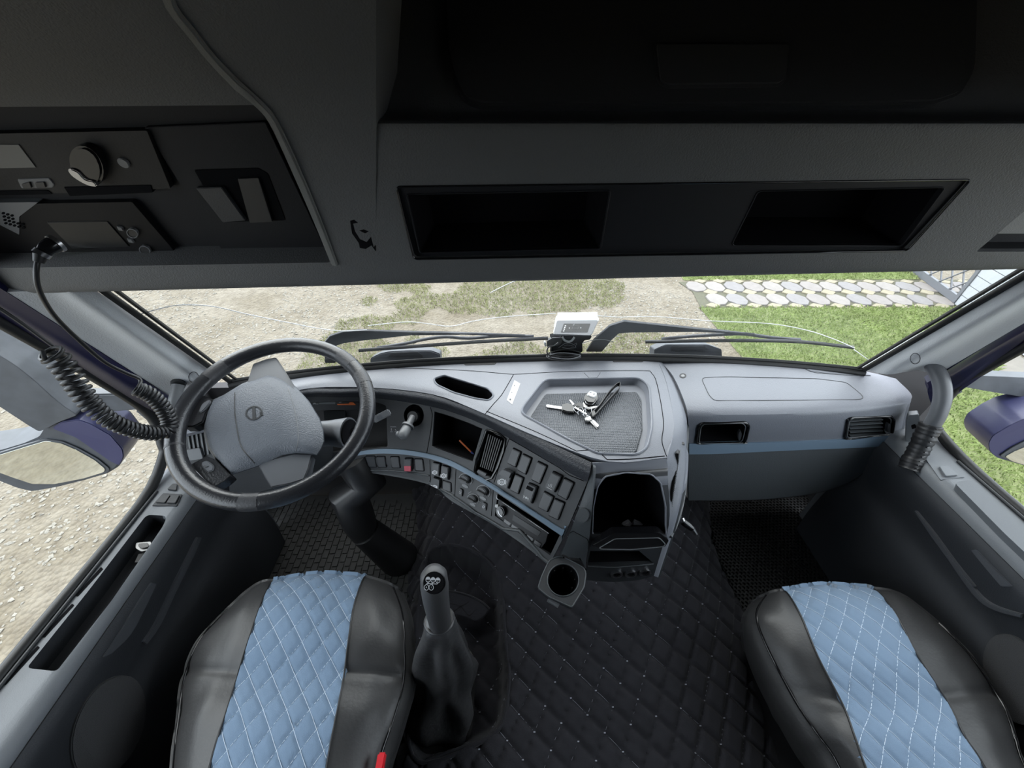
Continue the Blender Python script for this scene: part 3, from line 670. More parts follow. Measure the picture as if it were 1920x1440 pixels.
# dark backing of the module, the switch panel and the sockets for the units
plate('module_back', [(-320, 190), (500, 190), (640, 505), (-320, 515)], S_rp, 0, M_roofpanel, over, dip=0.004)
KO = crop(0, 0, 1920/700)
plate('switch_panel', KO((755, 645), (1375, 618), (1690, 1290), (1155, 1280)), S_rp, 0.008, M_roofpanel, over, r=4)
plate('switch_well', KO((1010, 860), (1340, 850), (1390, 880), (1480, 1120), (1160, 1130)), S_rp, 0.009, M_pit, over, r=4)
def rocker(name, poly, S, h, m, parent, sym=None, tilt=None, r=2.0):
    o = plate(name, poly, S, h, m, parent, r=r, bev=0.0012); return o
rk = rocker('rocker_switch', KO((1030, 945), (1160, 940), (1280, 1110), (1165, 1120)), S_rp, 0.016, M_fascia, over)
rk2 = rocker('rocker_switch', KO((1240, 900), (1345, 895), (1415, 1120), (1300, 1125)), S_rp, 0.014, M_black, over)
def symline(pts, S, lift, parent, m=M_print, r=0.0006, name='symbol'):
    return line(name, pts, S, r, m, parent, lift=lift, n=2, seg=4)
symline(KO((1290, 1030), (1380, 1030)), S_rp, 0.0150, rk2)
symline(KO((1308, 1033), (1315, 1055), (1337, 1063), (1358, 1053), (1365, 1033)), S_rp, 0.0150, rk2)
for a in (KO((1305, 1062), (1295, 1070)), KO((1325, 1070), (1325, 1085)), KO((1350, 1070), (1355, 1085)), KO((1370, 1060), (1385, 1072))): symline(a, S_rp, 0.0150, rk2)
symline(KO((1180, 1065), (1205, 1060), (1225, 1075), (1232, 1098), (1205, 1098), (1180, 1065)), S_rp, 0.0170, rk)
symline(KO((1200, 1062), (1215, 1098)), S_rp, 0.0170, rk)
# peeled mark on the console face
KS = crop(600, 0, 1920/700)
for pg in (KS((155, 1135), (175, 1130), (195, 1145), (170, 1150), (180, 1190), (205, 1230), (240, 1245), (262, 1218), (290, 1240), (318, 1230), (322, 1275), (295, 1270), (265, 1262), (235, 1280), (205, 1275), (200, 1250), (165, 1200)), KS((202, 1185), (225, 1180), (250, 1190), (232, 1200))):
    plate('peeled_patch', pg, S_ol if pg[0][0] < 690 else S_oc, 0.0004, M_pit, over, bev=0)
# tachograph and CB radio in the module
KT = crop(0, 230, 1920/360*1.0)
KT = crop(0, 230, 5.334)
tacho = thing('tachograph', S_rp.at(150, 300)[0], 'dark tachograph unit with small display, upper unit in the overhead module', 'tachograph')
M_unit = mat('unit_front_plastic', (0.011, 0.0105, 0.0105), 0.5, bump=0.1, spec=0.25)
plate('unit_front', [(-300, 250), (285, 238), (328, 346), (-300, 372)], S_rp, 0.014, M_unit, tacho, r=3)
plate('display', KT((-300, 180), (262, 180), (430, 405), (-300, 420)), S_rp, 0.0155, M_cream, tacho, r=1)
plate('button_bar', KT((245, 520), (560, 510), (612, 575), (590, 605), (285, 612)), S_rp, 0.016, M_silver, tacho, r=3)
for a in (KT((300, 560), (380, 540), (400, 600), (320, 605)), KT((430, 545), (520, 540), (540, 595), (450, 600))): plate('button', a, S_rp, 0.019, M_black, tacho, r=2)
plate('knob', ppoly(183, 297, 28, 40, 20, -0.5), S_rp, 0.030, M_gloss, tacho, bev=0.003)
band('chrome_grip', KT((815, 375), (850, 430), (930, 490), (1020, 535), (1095, 545)), KT((850, 365), (920, 400), (985, 470), (1060, 490), (1098, 525)), S_rp, 0.034, M_chrome, tacho)
plate('button', ppoly(243, 297, 13, 7, 14, 0.6), S_rp, 0.018, M_silver, tacho, bev=0.001)
plate('card_slot', KT((700, 600), (1560, 580), (1580, 655), (760, 690)), S_rp, 0.0155, M_pit, tacho, r=2)
plate('card_slot', KT((-300, 640), (540, 630), (590, 670), (-300, 690)), S_rp, 0.0155, M_pit, tacho, r=2)
cb = thing('cb_radio', S_rp.at(150, 430)[0], 'black two-way radio with dark display, lower unit in the overhead module', 'radio')
plate('unit_front', [(-300, 382), (255, 372), (345, 478), (20, 480), (-300, 490)], S_rp, 0.012, mat('cb_front_plastic', (0.006, 0.006, 0.007), 0.45, spec=0.15), cb, r=3)
plate('grille_panel', KT((-100, 760), (440, 755), (250, 900), (250, 1080), (-100, 900)), S_rp, 0.0135, M_silver, cb, r=2)
for i in range(4):
    for j in range(5): plate('grille_slot', ppoly(18+j*8+i*1.5, 392+i*6.2+j*2.2, 3.4, 2.3, 8), S_rp, 0.0140, M_pit, cb, bev=0) if (j < 3 or i > 1) else None
plate('display', KT((520, 955), (1120, 945), (1340, 1200), (770, 1218)), S_rp, 0.0140, M_display, cb, r=2)
line('display_edge', KT((300, 960), (700, 950), (1125, 938), (1235, 1070), (1350, 1205)), S_rp, 0.0008, M_silver, cb, lift=0.0145, n=2)
for c in ((1375, 1058), (1495, 1228)): ringplate('knob_ring', *KT(c)[0], 11, 8, 0.15, S_rp, 0.017, M_silver, cb, rot=0.5)
for c in ((1375, 1058), (1495, 1228)): plate('button', ppoly(*KT(c)[0], 9, 6.5, 14, 0.5), S_rp, 0.016, M_black, cb)
for c in ((1250, 1020), (1350, 1140)): plate('button', KT((c[0]-35, c[1]-30), (c[0]+15, c[1]-20), (c[0]+40, c[1]+20), (c[0]-15, c[1]+10)), S_rp, 0.016, M_silver, cb, r=2)

# ================================================================== DASHBOARD
dash = thing('dashboard', (0.14, .85, .4), 'grey truck dashboard wrapping round the driver with tray, vents and switches', 'dashboard')
K5 = crop(640, 720, 4.0); K4 = crop(940, 640, 4.8); K2 = crop(960, 820, 1920/440); K3 = crop(1240, 640, 1920/560)
KA = crop(660, 830, 9.6); KC = crop(820, 860, 1920/260); KW = crop(280, 600, 4.0)
# --- driver and centre top: rows from the windscreen to the front crest, (u, v, z)
def row(pts): return [PZ(*p) for p in pts]
WLft = [Vector((-.93, .83, .775)), Vector((-.93, .80, .775)), Vector((-.93, .765, .772)), Vector((-.93, .735, .765))]
r0 = [WLft[0]]+row([(430, 742, .79), (560, 706, .795), (700, 688, .797), (860, 678, .798), (1000, 673, .798), (1120, 670, .798), (1200, 670, .798), (1232, 673, .796)])
r1 = [WLft[1]]+row([(430, 760, .79), (560, 712, .797), (700, 700, .80), (860, 700, .80), (1000, 710, .80), (1120, 715, .80), (1210, 715, .80), (1250, 718, .796)])
r2 = [WLft[2]]+row([(430, 778, .79), (560, 722, .797), (700, 714, .80), (860, 735, .80), (970, 770, .80), (1090, 800, .80), (1220, 798, .80), (1264, 800, .796)])
r3 = [WLft[3]]+row([(430, 790, .785), (550, 733, .79), (680, 726, .793), (810, 739, .793), (900, 772, .793), (1015, 822, .793), (1140, 865, .793), (1251, 858, .79)])
# the padded roll down to the fascia
crest = [PZ(*p) for p in [(430, 792, .783), (550, 734, .788), (640, 729, .79), (720, 729, .791), (805, 739, .791), (890, 769, .791), (950, 793, .791), (1030, 830, .791), (1109, 867, .79)]]
rollm = [PZ(*p) for p in [(430, 804, .775), (550, 743, .778), (640, 738, .78), (712, 738, .78), (810, 751, .78), (890, 778, .78), (952, 806, .78), (1035, 849, .78), (1106, 885, .78)]]
ftop = [PZ(*p) for p in [(430, 815, .752), (550, 750, .752), (640, 745, .75), (707, 747, .748), (812, 763, .746), (890, 789, .745), (955, 822, .745), (1040, 872, .745), (1101, 904, .745)]]
fstr = [PZ(*p) for p in [(430, 890, .64), (560, 858, .63), (640, 850, .63), (700, 845, .63), (800, 853, .63), (852, 871, .63), (927, 913, .63), (990, 955, .63), (1058, 1003, .63)]]
flip = [PZ(*p) for p in [(430, 935, .57), (560, 905, .565), (640, 886, .565), (700, 884, .565), (806, 905, .562), (850, 937, .56), (925, 979, .56), (985, 1019, .56), (1031, 1056, .56)]]
Gtop = loftpts([r0, r1, r2, r3], 4, 4)
# bend the top's front row onto the crest so both meet
S_top = Surf(G=Gtop)
tray = rnd(K4((180, 610), (385, 345), (1240, 328), (1330, 395), (1358, 760), (1312, 960), (1215, 1022), (870, 1012), (600, 880), (195, 660)), 12)
bin_ = rnd([(812, 710), (833, 703), (880, 717), (915, 728), (927, 741), (917, 751), (890, 747), (850, 736), (818, 721)], 6)
V, Fc = boolcut(*thicken(Gtop, 0.012), [dense(tray, 40), bin_], S_top, 0.03)
mk('dash_top', V, Fc, M_dash, dash, smooth=30)
# centre tray
pocket('tray_wall', dense(tray, 40), S_top, 0.022, M_dashsm, dash, fs=0.955)
trf = K4((260, 640), (400, 430), (1230, 412), (1275, 480), (1285, 760), (1230, 955), (1190, 980), (880, 975), (640, 865), (300, 690))
def traymat():
    m = bpy.data.materials.new('tray_rubber_pimples'); m.use_nodes = True; n = m.node_tree; b = n.nodes['Principled BSDF']
    b.inputs['Base Color'].default_value = (0.075, 0.08, 0.09, 1); b.inputs['Roughness'].default_value = 0.45
    g = n.nodes.new('ShaderNodeNewGeometry'); v = n.nodes.new('ShaderNodeTexVoronoi'); v.inputs['Scale'].default_value = 170; v.inputs['Randomness'].default_value = 0.15
    bp = n.nodes.new('ShaderNodeBump'); bp.inputs['Strength'].default_value = 1.0; bp.inputs['Distance'].default_value = 0.004; bp.invert = True
    n.links.new(g.outputs['Position'], v.inputs['Vector']); n.links.new(v.outputs['Distance'], bp.inputs['Height']); n.links.new(bp.outputs[0], b.inputs['Normal']); return m
M_tray = traymat()
Pt, nt_ = on(dense(rnd(trf, 5), 40), S_top); ct = sum(Pt, Vector())/len(Pt)
S_tray = Surf(plane=(ct-nt_*0.018, nt_))
V, Fc = prism([p-nt_*0.018 for p in Pt], nt_, 0.0, 0.004); mk('tray_mat', V, Fc, M_tray, dash, bevel=0.002)
line('tray_lip', tray+[tray[0]], S_top, 0.0035, M_dashsm, dash, n=1)
pocket('bin_lining', bin_, S_top, 0.05, M_pit, dash, fs=0.9)
line('bin_lip', bin_+[bin_[0]], S_top, 0.0028, M_dashsm, dash, n=1)
# seams of the centre cover
for pts in ([(963, 702), (954, 718), (940, 741), (925, 758), (910, 776)], [(963, 702), (1060, 697), (1200, 695), (1222, 700), (1233, 725), (1244, 790), (1241, 825), (1246, 845), (1250, 856)],
            [(730, 690), (860, 694), (963, 702)], [(912, 771), (1010, 812), (1104, 857)]):
    line('seam', pts, S_top, 0.0011, M_pit, dash, n=4)
line('seam', [(1118, 862), (1180, 861), (1246, 855)], S_top, 0.0013, M_pit, dash, n=3)
plate('finger_notch', K4((745, 285), (890, 282), (862, 325), (790, 328)), S_top, 0.0006, M_dash, dash, r=2, bev=0)
line('seam', K4((745, 285), (790, 328), (862, 325), (890, 282)), S_top, 0.0007, M_pit, dash, n=1)
for sl in ([(868, 681), (900, 679), (932, 679), (928, 684), (872, 685)], [(1148, 675), (1210, 673), (1205, 679), (1150, 679)]):
    plate('demister_slot', sl, S_top, 0.0015, M_black, dash, r=2, bev=0.0005)
# padded roll and fascia
Groll = loftpts([crest, rollm, ftop], 4, 4)
mk('padded_roll', *thicken(Groll, 0.006), M_roll, dash, smooth=50)
Gfas = loftpts([ftop, fstr, flip], 4, 5); S_f = Surf(G=Gfas)
clus = rnd([(545, 756), (640, 752), (702, 753), (724, 760), (727, 838), (640, 846), (545, 862)], 5)
scr = K5((698, 205), (1058, 335), (985, 580), (680, 465))
ventc = K5((1090, 345), (1232, 412), (1130, 705), (1002, 650))
slot = K5((1172, 822), (1640, 1132), (1566, 1285), (1150, 988))
brk = ppoly(776, 779, 19, 21)
V, Fc = boolcut(*thicken(Gfas, 0.01), [dense(clus, 25), scr, ventc, dense(slot, 30), brk], S_f, 0.05)
mk('fascia_panel', V, Fc, M_fascia, dash, smooth=35)
Gskirt = loftpts([[p for p in flip], [p+Vector((0, .03, -.03)) for p in flip], [p+Vector((0.0, .13, -.06)) for p in flip]], 4, 3)
mk('fascia_skirt', *thicken(Gskirt, 0.006), M_lower, dash, smooth=50)
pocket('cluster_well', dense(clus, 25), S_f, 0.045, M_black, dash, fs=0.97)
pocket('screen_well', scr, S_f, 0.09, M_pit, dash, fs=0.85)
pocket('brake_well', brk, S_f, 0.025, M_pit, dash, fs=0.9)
# --- instrument strip seen through the wheel
Pq, nq = on([(560, 760), (700, 760), (700, 840), (560, 840)], S_f); S_cl2 = Surf(plane=(sum(Pq, Vector())/4-nq*0.038, nq))
KG = crop(560, 720, 1920/220)
plate('gauge_panel', KG((60, 190), (1010, 205), (1000, 425), (60, 430)), S_cl2, 0.004, M_fascia, dash, r=1)
gp = plate('gauge_face', KG((320, 195), (630, 195), (605, 332), (345, 332)), S_cl2, 0.006, mat('gauge_grey_plate', (0.1, 0.11, 0.115), 0.5), dash, r=1)
text('25', *KG((218, 232))[0], 5.5, S_cl2, M_print, dash, lift=0.0065); text('30', *KG((270, 320))[0], 5.5, S_cl2, M_print, dash, lift=0.0065)
text('20', *KG((690, 292))[0], 5.5, S_cl2, M_print, dash, lift=0.0065)
plate('needle', KG((640, 328), (830, 322), (850, 300), (900, 302), (950, 345), (650, 345)), S_cl2, 0.008, M_orange, dash, bev=0.0004)
for q in (KG((300, 330), (335, 330)), KG((245, 215), (262, 205)), KG((640, 285), (660, 285)), KG((730, 198), (760, 198)), KG((845, 222), (895, 222))): symline(q, S_cl2, 0.0065, dash)
plate('display', KG((420, 440), (770, 440), (780, 640), (430, 600)), S_cl2, 0.006, M_display, dash, r=2)
# seams across the fascia
for pts in (K5((690, 168), (670, 350), (640, 520)), K5((1260, 410), (1200, 570), (1145, 740)), [(806, 862), (807, 890), (808, 919)], K5((860, 640), (850, 850)), K5((1140, 790), (1125, 990)), K5((1262, 412), (1540, 570), (1820, 728))):
    line('seam', pts, S_f, 0.0011, M_pit, dash, n=3)
# the blue trim bar
ub = K5((120, 512), (200, 495), (330, 486), (480, 495), (640, 520), (760, 552), (850, 588), (1000, 668), (1150, 757), (1400, 920), (1655, 1085), (1672, 1062), (1700, 1072))
lb = K5((130, 535), (200, 525), (330, 520), (480, 528), (640, 552), (760, 588), (850, 625), (1000, 706), (1150, 795), (1400, 958), (1655, 1135), (1680, 1122), (1695, 1100))
band('blue_trim_bar', ub, lb, S_f, 0.005, M_blue, dash)
line('fascia_lip', K5((660, 805), (760, 850), (850, 888), (1000, 965), (1200, 1095), (1400, 1230), (1560, 1342)), S_f, 0.004, M_lower, dash, lift=0.001)
line('fascia_lip', KA((240, 500), (480, 492), (760, 505), (1000, 530), (1200, 560), (1390, 590)), S_f, 0.003, M_lower, dash, lift=0.001)
# rocker switches
M_sw = mat('rocker_switch_plastic', (0.028, 0.03, 0.034), 0.42)
def switch(pts, h=0.008, wells=True, m=M_sw, K=K5):
    q = K(*pts)
    plate('switch_surround', inset(q, 1.16), S_f, 0.0006, M_pit, dash, r=2.5, bev=0)
    return plate('rocker_switch', q, S_f, h, m, dash, r=2.2, bev=0.0016), q
sw = {}
for kx, pts in dict(a=[(1292, 484), (1350, 512), (1313, 618), (1253, 588)], b=[(1367, 528), (1430, 558), (1388, 672), (1328, 638)], c=[(1478, 584), (1545, 617), (1494, 742), (1433, 710)],
                   d=[(1232, 640), (1300, 668), (1262, 778), (1192, 746)], e=[(1312, 678), (1370, 706), (1333, 818), (1273, 788)], f=[(1412, 744), (1476, 772), (1437, 888), (1372, 855)],
                   g=[(1592, 658), (1660, 692), (1608, 804), (1542, 770)], h=[(1678, 708), (1746, 742), (1694, 862), (1628, 824)], i=[(1527, 808), (1596, 846), (1550, 952), (1483, 918)], j=[(1608, 862), (1676, 892), (1630, 1012), (1562, 980)]).items():
    sw[kx] = switch(pts, 0.016 if kx in 'dfg' else 0.008)
for kx, pts in dict(k=[(255, 245), (415, 245), (445, 430), (300, 430)], l=[(450, 250), (595, 250), (625, 430), (480, 435)], m=[(700, 255), (845, 255), (870, 445), (730, 445)], n=[(960, 280), (1090, 282), (1085, 495), (960, 485)],
                   o=[(1135, 295), (1275, 300), (1300, 500), (1150, 495)], p=[(1475, 350), (1605, 380), (1590, 585), (1465, 560)], q=[(1645, 408), (1768, 445), (1755, 655), (1632, 618)], r=[(1485, 612), (1610, 655), (1595, 835), (1480, 815)], s=[(1648, 682), (1785, 725), (1790, 880), (1640, 840)]).items():
    sw[kx] = switch(pts, 0.012 if kx in 'npqr' else 0.004, K=KA)
plate('red_legend', KA((968, 395), (1086, 397), (1084, 490), (975, 484)), S_f, 0.0128, M_redprint, sw['n'][0], bev=0)
def badge(K, cx, cy, r, h, par, letter=None):
    c = K((cx, cy))[0]; k = (K((cx+1, cy))[0][0]-c[0])
    ringplate('symbol', c[0], c[1], r*k, r*k, 0.3, S_f, h, M_print, par, k=16, dip=-h+0.0003)
    ringplate('symbol', c[0], c[1], r*k*0.45, r*k*0.45, 0.45, S_f, h, M_print, par, k=12, dip=-h+0.0003)
    for sg in (-1, 1): ringplate('symbol', c[0], c[1], r*k*1.35, r*k*1.35, 0.15, S_f, h, M_print, par, k=6, dip=-h+0.0003, a0=math.pi*(0 if sg > 0 else 1)-0.6, a1=math.pi*(0 if sg > 0 else 1)+0.6)
badge(KA, 1525, 520, 38, 0.0127, sw['p'][0]); badge(KA, 1692, 588, 42, 0.0127, sw['q'][0]); badge(KA, 1528, 785, 42, 0.0127, sw['r'][0])
badge(KC, 935, 310, 46, 0.0167, sw['d'][0])
for i in range(3):
    symline(KC((1572+i*22, 335), (1580+i*22, 350), (1570+i*22, 365), (1578+i*22, 385)), S_f, 0.0168, sw['g'][0], r=0.0006)
symline(KC((1550, 378), (1618, 415)), S_f, 0.0168, sw['g'][0], r=0.0006)
symline(KC((1240, 490), (1238, 525)), S_f, 0.0168, sw['f'][0], r=0.0008); symline(KC((1303, 525), (1298, 560)), S_f, 0.0168, sw['f'][0], r=0.0008)
symline(KC((1240, 507), (1270, 525), (1300, 542)), S_f, 0.0168, sw['f'][0], r=0.0005); ringplate('symbol', *KC((1270, 525))[0], 1.8, 1.8, 0.5, S_f, 0.0168, M_print, sw['f'][0], k=10, dip=-0.016)
plate('switch_window', KC((1285, 355), (1375, 400), (1352, 440), (1265, 400)), S_f, 0.0166, M_pit, sw['f'][0], bev=0)
plate('lift_flap', K5((1238, 632), (1302, 660), (1285, 700), (1205, 668)), S_f, 0.022, M_sw, sw['d'][0], r=2)
# climate dials
for nm, c, r, rot in (('a', (395, 290), 11.5, 0.45), ('b', (640, 455), 12, 0.5), ('c', (500, 560), 10, 0.5)):
    u, v = KC(c)[0]
    dk = plate('dial_knob', ppoly(u, v, r*0.8, r*0.66, 20, rot), S_f, 0.014, M_sw, dash, bev=0.002)
    ringplate('dial_ring', u, v, r*1.15, r, 0.1, S_f, 0.0022, M_silver, dash, rot=rot, a0=2.6, a1=6.6)
    q = [(u-r*0.75*math.cos(rot)-1.4*math.sin(rot), v-r*0.75*math.sin(rot)+1.4*math.cos(rot)), (u+r*0.75*math.cos(rot)-1.4*math.sin(rot), v+r*0.75*math.sin(rot)+1.4*math.cos(rot)), (u+r*0.75*math.cos(rot)+1.4*math.sin(rot), v+r*0.75*math.sin(rot)-1.4*math.cos(rot)), (u-r*0.75*math.cos(rot)+1.4*math.sin(rot), v-r*0.75*math.sin(rot)-1.4*math.cos(rot))]
    plate('dial_grip', q, S_f, 0.022, M_black, dk, bev=0.001)
    plate('dial_scale', ppoly(u-r*.1, v+r*1.05, r*0.6, r*0.25, 10, rot), S_f, 0.0012, M_silver, dash, bev=0)
for q in (KC((430, 480), (470, 455)), KC((440, 560), (480, 545)), KC((480, 615), (540, 625)), KC((580, 590), (600, 605))): symline(q, S_f, 0.0012, dash)
b1, _ = switch([(318, 408), (358, 430), (352, 520), (310, 490)], 0.006, K=KC); symline(KC((322, 450), (345, 465)), S_f, 0.0066, b1); symline(KC((318, 470), (340, 482)), S_f, 0.0066, b1)
b2, _ = switch([(640, 600), (690, 622), (678, 715), (625, 690)], 0.006, K=KC); ringplate('symbol', *KC((652, 662))[0], 2.3, 2.3, 0.3, S_f, 0.0066, M_print, b2, k=12, dip=-0.006)
# car radio in its slot
pocket('radio_slot', dense(slot, 30), S_f, 0.055, M_pit, dash, fs=0.98)
Pq, nq = on(slot, S_f); S_r = Off(S_f, 0.004)
radio = thing('car_radio', sum(Pq, Vector())/4-nq*0.02, 'glossy black car radio in the dash slot beside the cup holder', 'radio')
plate('radio_body', inset(KC((835, 540), (1080, 705), (1320, 868), (1545, 1025), (1510, 1160), (1440, 1255), (1215, 1098), (1005, 950), (805, 808)), 0.97), S_r, 0.0, mat('radio_front_black', (0.008, 0.008, 0.009), 0.4, spec=0.25), radio, dip=0.03)
line('chrome_line', KC((830, 500), (838, 550), (900, 590), (1100, 725), (1320, 872), (1555, 1032)), S_r, 0.0009, M_chrome, radio, lift=0.004, n=3)
kb = plate('volume_knob', ppoly(*KC((900, 720))[0], 7.5, 10, 18, -0.3), S_r, 0.016, M_gloss, radio, bev=0.003)
band('knob_glint', KC((868, 690), (880, 740), (930, 795)), KC((890, 690), (900, 735), (940, 780)), S_r, 0.017, M_chrome, kb)
plate('source_button', KC((808, 628), (852, 632), (845, 688), (803, 665)), S_r, 0.004, M_white, radio, r=1, bev=0.0005)
plate('display', KC((1060, 770), (1440, 1010), (1400, 1075), (1035, 850)), S_r, 0.002, M_display, radio, r=1)
for i in range(5):
    a = Vector((940+i*105, 830+i*72)); plate('preset_button', KC((a.x, a.y), (a.x+85, a.y+58), (a.x+60, a.y+110), (a.x-25, a.y+52)), S_r, 0.003, M_gloss, radio, r=1, bev=0.0008)
# centre air vent
pocket('vent_duct', ventc, S_f, 0.03, M_pit, dash, fs=0.98)
line('vent_rim', ventc+[ventc[0]], S_f, 0.0035, M_gloss, dash, n=3, lift=0.002)
a0, a1, b0, b1_ = [Vector(p) for p in K5((1092, 372), (1205, 428), (1030, 618), (1130, 660))]
for i in range(7):
    f = (i+0.5)/7; p = a0.lerp(a1, f); q = b0.lerp(b1_, f)
    plate('vent_slat', [(p.x-0.9, p.y), (p.x+0.9, p.y+0.4), (q.x+0.9, q.y+0.4), (q.x-0.9, q.y)], S_f, -0.004, M_black, dash, bev=0, dip=0.012)
plate('vent_thumbwheel', K5((1030, 640), (1092, 672), (1085, 692), (1020, 660)), S_f, 0.004, M_sw, dash, r=1)
# parking brake lever
bl = thing('parking_brake_lever', S_f.at(772, 800)[0], 'grey knobbed parking brake lever on the fascia beside the wheel', 'lever')
p0, n0 = S_f.at(776, 781); dn_ = (S_f.at(766, 838)[0]-S_f.at(776, 790)[0]).normalized()
ax1 = (dn_*0.75+n0*0.66).normalized()
tube('socket', [p0-n0*0.02, p0+n0*0.012], 0.017, M_black, bl, seg=20)
s0 = p0+n0*0.008
tube('lever_shaft', [s0, s0+ax1*0.045], 0.010, M_silver, bl, seg=16)
tube('lever_collar', [s0+ax1*0.034, s0+ax1*0.040], 0.0185, M_silver, bl, seg=24)
tube('lever_grip', [s0+ax1*0.040, s0+ax1*0.05, s0+ax1*0.068, s0+ax1*0.078, s0+ax1*0.082], [.013, .0145, .0155, .0125, .006], M_silver, bl, seg=20)
e0 = s0+ax1*0.066-CR*0.014; tube('lever_button', [e0, e0-CR*0.006, e0-CR*0.009], [.009, .008, .003], M_silver, bl, seg=14)
for q in (K5((368, 322), (412, 322)), K5((376, 332), (376, 350)), K5((404, 340), (412, 350)), K5((368, 358), (385, 358)), K5((402, 358), (418, 358))): symline(q, S_f, 0.0008, dash, r=0.0005)
# pencil lying in the screen pocket
Pq, nq = on(scr, S_f); S_s = Surf(plane=(sum(Pq, Vector())/4-nq*0.07, nq))
pen = thing('pencil', S_s.at(880, 840)[0], 'orange pencil with blue end inside the dark screen pocket', 'pencil')
pa, pb, pc = [S_s.at(*q)[0]+nq*0.012 for q in K5((900, 420), (985, 505), (1005, 528))]
tube('pencil_shaft', [pa, pb], 0.003, M_orange, pen, seg=6); tube('pencil_end', [pb, pc], 0.0031, mat('blue_paint', (0.05, 0.08, 0.3), 0.4), pen, seg=6)
# left end vent behind the wheel
Pv, nv_ = on([(345, 800), (385, 795), (392, 850), (352, 862)], Surf(plane=(Vector((-.80, .78, .70)), Vector((0.25, -.8, .5)).normalized())))
S_lv = Surf(plane=(Vector((-.80, .78, .70)), Vector((0.25, -.8, .5)).normalized()))
plate('side_vent', [(335, 790), (400, 775), (420, 880), (345, 885)], S_lv, 0.0, M_fascia, dash, dip=0.02)
for i in range(5): plate('vent_slat', [(350+i*8, 805-i*1.5), (353+i*8, 804-i*1.5), (361+i*8, 855-i), (358+i*8, 856-i)], S_lv, 0.004, M_silver, dash, bev=0)
plate('side_vent_knob', [(352, 842), (378, 838), (384, 858), (358, 862)], S_lv, 0.01, M_silver, dash, r=3)

# --- centre console face below the tray
cT = [PZ(1111, 868, .789), PZ(1150, 867, .789), PZ(1200, 864, .789), PZ(1250, 860, .788)]
cM0 = [PZ(1111, 884, .772), PZ(1150, 882, .772), PZ(1200, 879, .772), PZ(1252, 875, .772)]
cM1 = [PY(1110, 905, .572), PY(1150, 903, .568), PY(1200, 900, .568), PY(1252, 896, .572)]
cM = [PY(1106, 990, .515), PY(1150, 992, .51), PY(1200, 990, .51), PY(1254, 985, .515)]
cB = [PY(1098, 1088, .478), PY(1150, 1091, .474), PY(1195, 1088, .474), PY(1226, 1080, .478)]
Gcon = loftpts([cT, cM0, cM1, cM, cB], 4, 5); S_c = Surf(G=Gcon)
cub = rnd(K2((655, 790), (665, 560), (700, 400), (760, 320), (930, 290), (1140, 302), (1215, 370), (1255, 560), (1255, 790)), 6)
sl2 = K2((640, 930), (1040, 930), (1160, 1030), (620, 1045))
V, Fc = boolcut(*thicken(Gcon, 0.008), [dense(cub, 20), dense(sl2, 25)], S_c, 0.03)
mk('console_face', V, Fc, M_fascia, dash, smooth=35)
cM15 = [PY(1109, 930, .556), PY(1150, 928, .552), PY(1200, 926, .552), PY(1252, 922, .556)]
Gbr = [[p+(CAM-p).normalized()*0.0015 for p in r] for r in loftpts([cT, cM0, cM1, cM15], 5, 5)]
V, Fc = boolcut(*thicken(Gbr, 0.004), [dense(inset(cub, 1.02), 20)], S_c, 0.03)
mk('console_brow', V, Fc, M_dashsm, dash, smooth=35)
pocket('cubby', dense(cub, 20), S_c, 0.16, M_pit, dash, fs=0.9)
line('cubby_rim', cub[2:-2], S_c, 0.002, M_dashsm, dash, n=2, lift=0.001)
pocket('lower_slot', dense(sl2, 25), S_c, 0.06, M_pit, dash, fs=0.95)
lipo = K2((640, 840), (700, 808), (820, 740), (1190, 735), (1265, 800), (1235, 850), (960, 872), (715, 865))
plate('ashtray_lip', rnd(lipo, 3), S_c, 0.018, M_gloss, dash, bev=0.003)
lip2 = rnd(K2((705, 855), (830, 782), (1180, 775), (1232, 825), (1215, 845), (960, 868), (720, 864)), 4)
line('ashtray_edge', lip2+[lip2[0]], S_c, 0.0012, M_silver, dash, n=1, lift=0.0185)
line('socket_strip_edge', K2((620, 1055), (850, 1062), (1160, 1035)), S_c, 0.002, M_lower, dash, n=3)
for c in ((855, 1115), (970, 1112), (1085, 1100)):
    u, v = K2(c)[0]; ringplate('socket_ring', u, v, 11.5, 5.5, 0.32, S_c, 0.005, M_chrome, dash, k=24, rot=-0.1)
    plate('socket_hole', ppoly(u, v, 8, 3.8, 16, -0.1), S_c, 0.001, M_pit, dash, bev=0)
gl = thing('crumpled_tissue', S_c.at(1182, 980)[0]-Vector((0, -.04, 0)), 'grey crumpled paper standing in the open console cubby', 'paper')
S_c2 = Surf(plane=(S_c.at(1182, 985)[0]+Vector((0, .05, 0)), Vector((0, -1, .3)).normalized()))
plate('paper_fold', K2((880, 745), (905, 700), (955, 672), (982, 708), (1000, 670), (1050, 692), (1095, 735), (1090, 760), (890, 765)), S_c2, 0.004, mat('grey_paper', (0.22, 0.22, 0.23), 0.7), gl, bev=0.002)
plate('paper_fold', K2((900, 700), (950, 675), (980, 720), (960, 745)), S_c2, 0.010, mat('grey_paper', (0.22, 0.22, 0.23), 0.7), gl, bev=0.003)
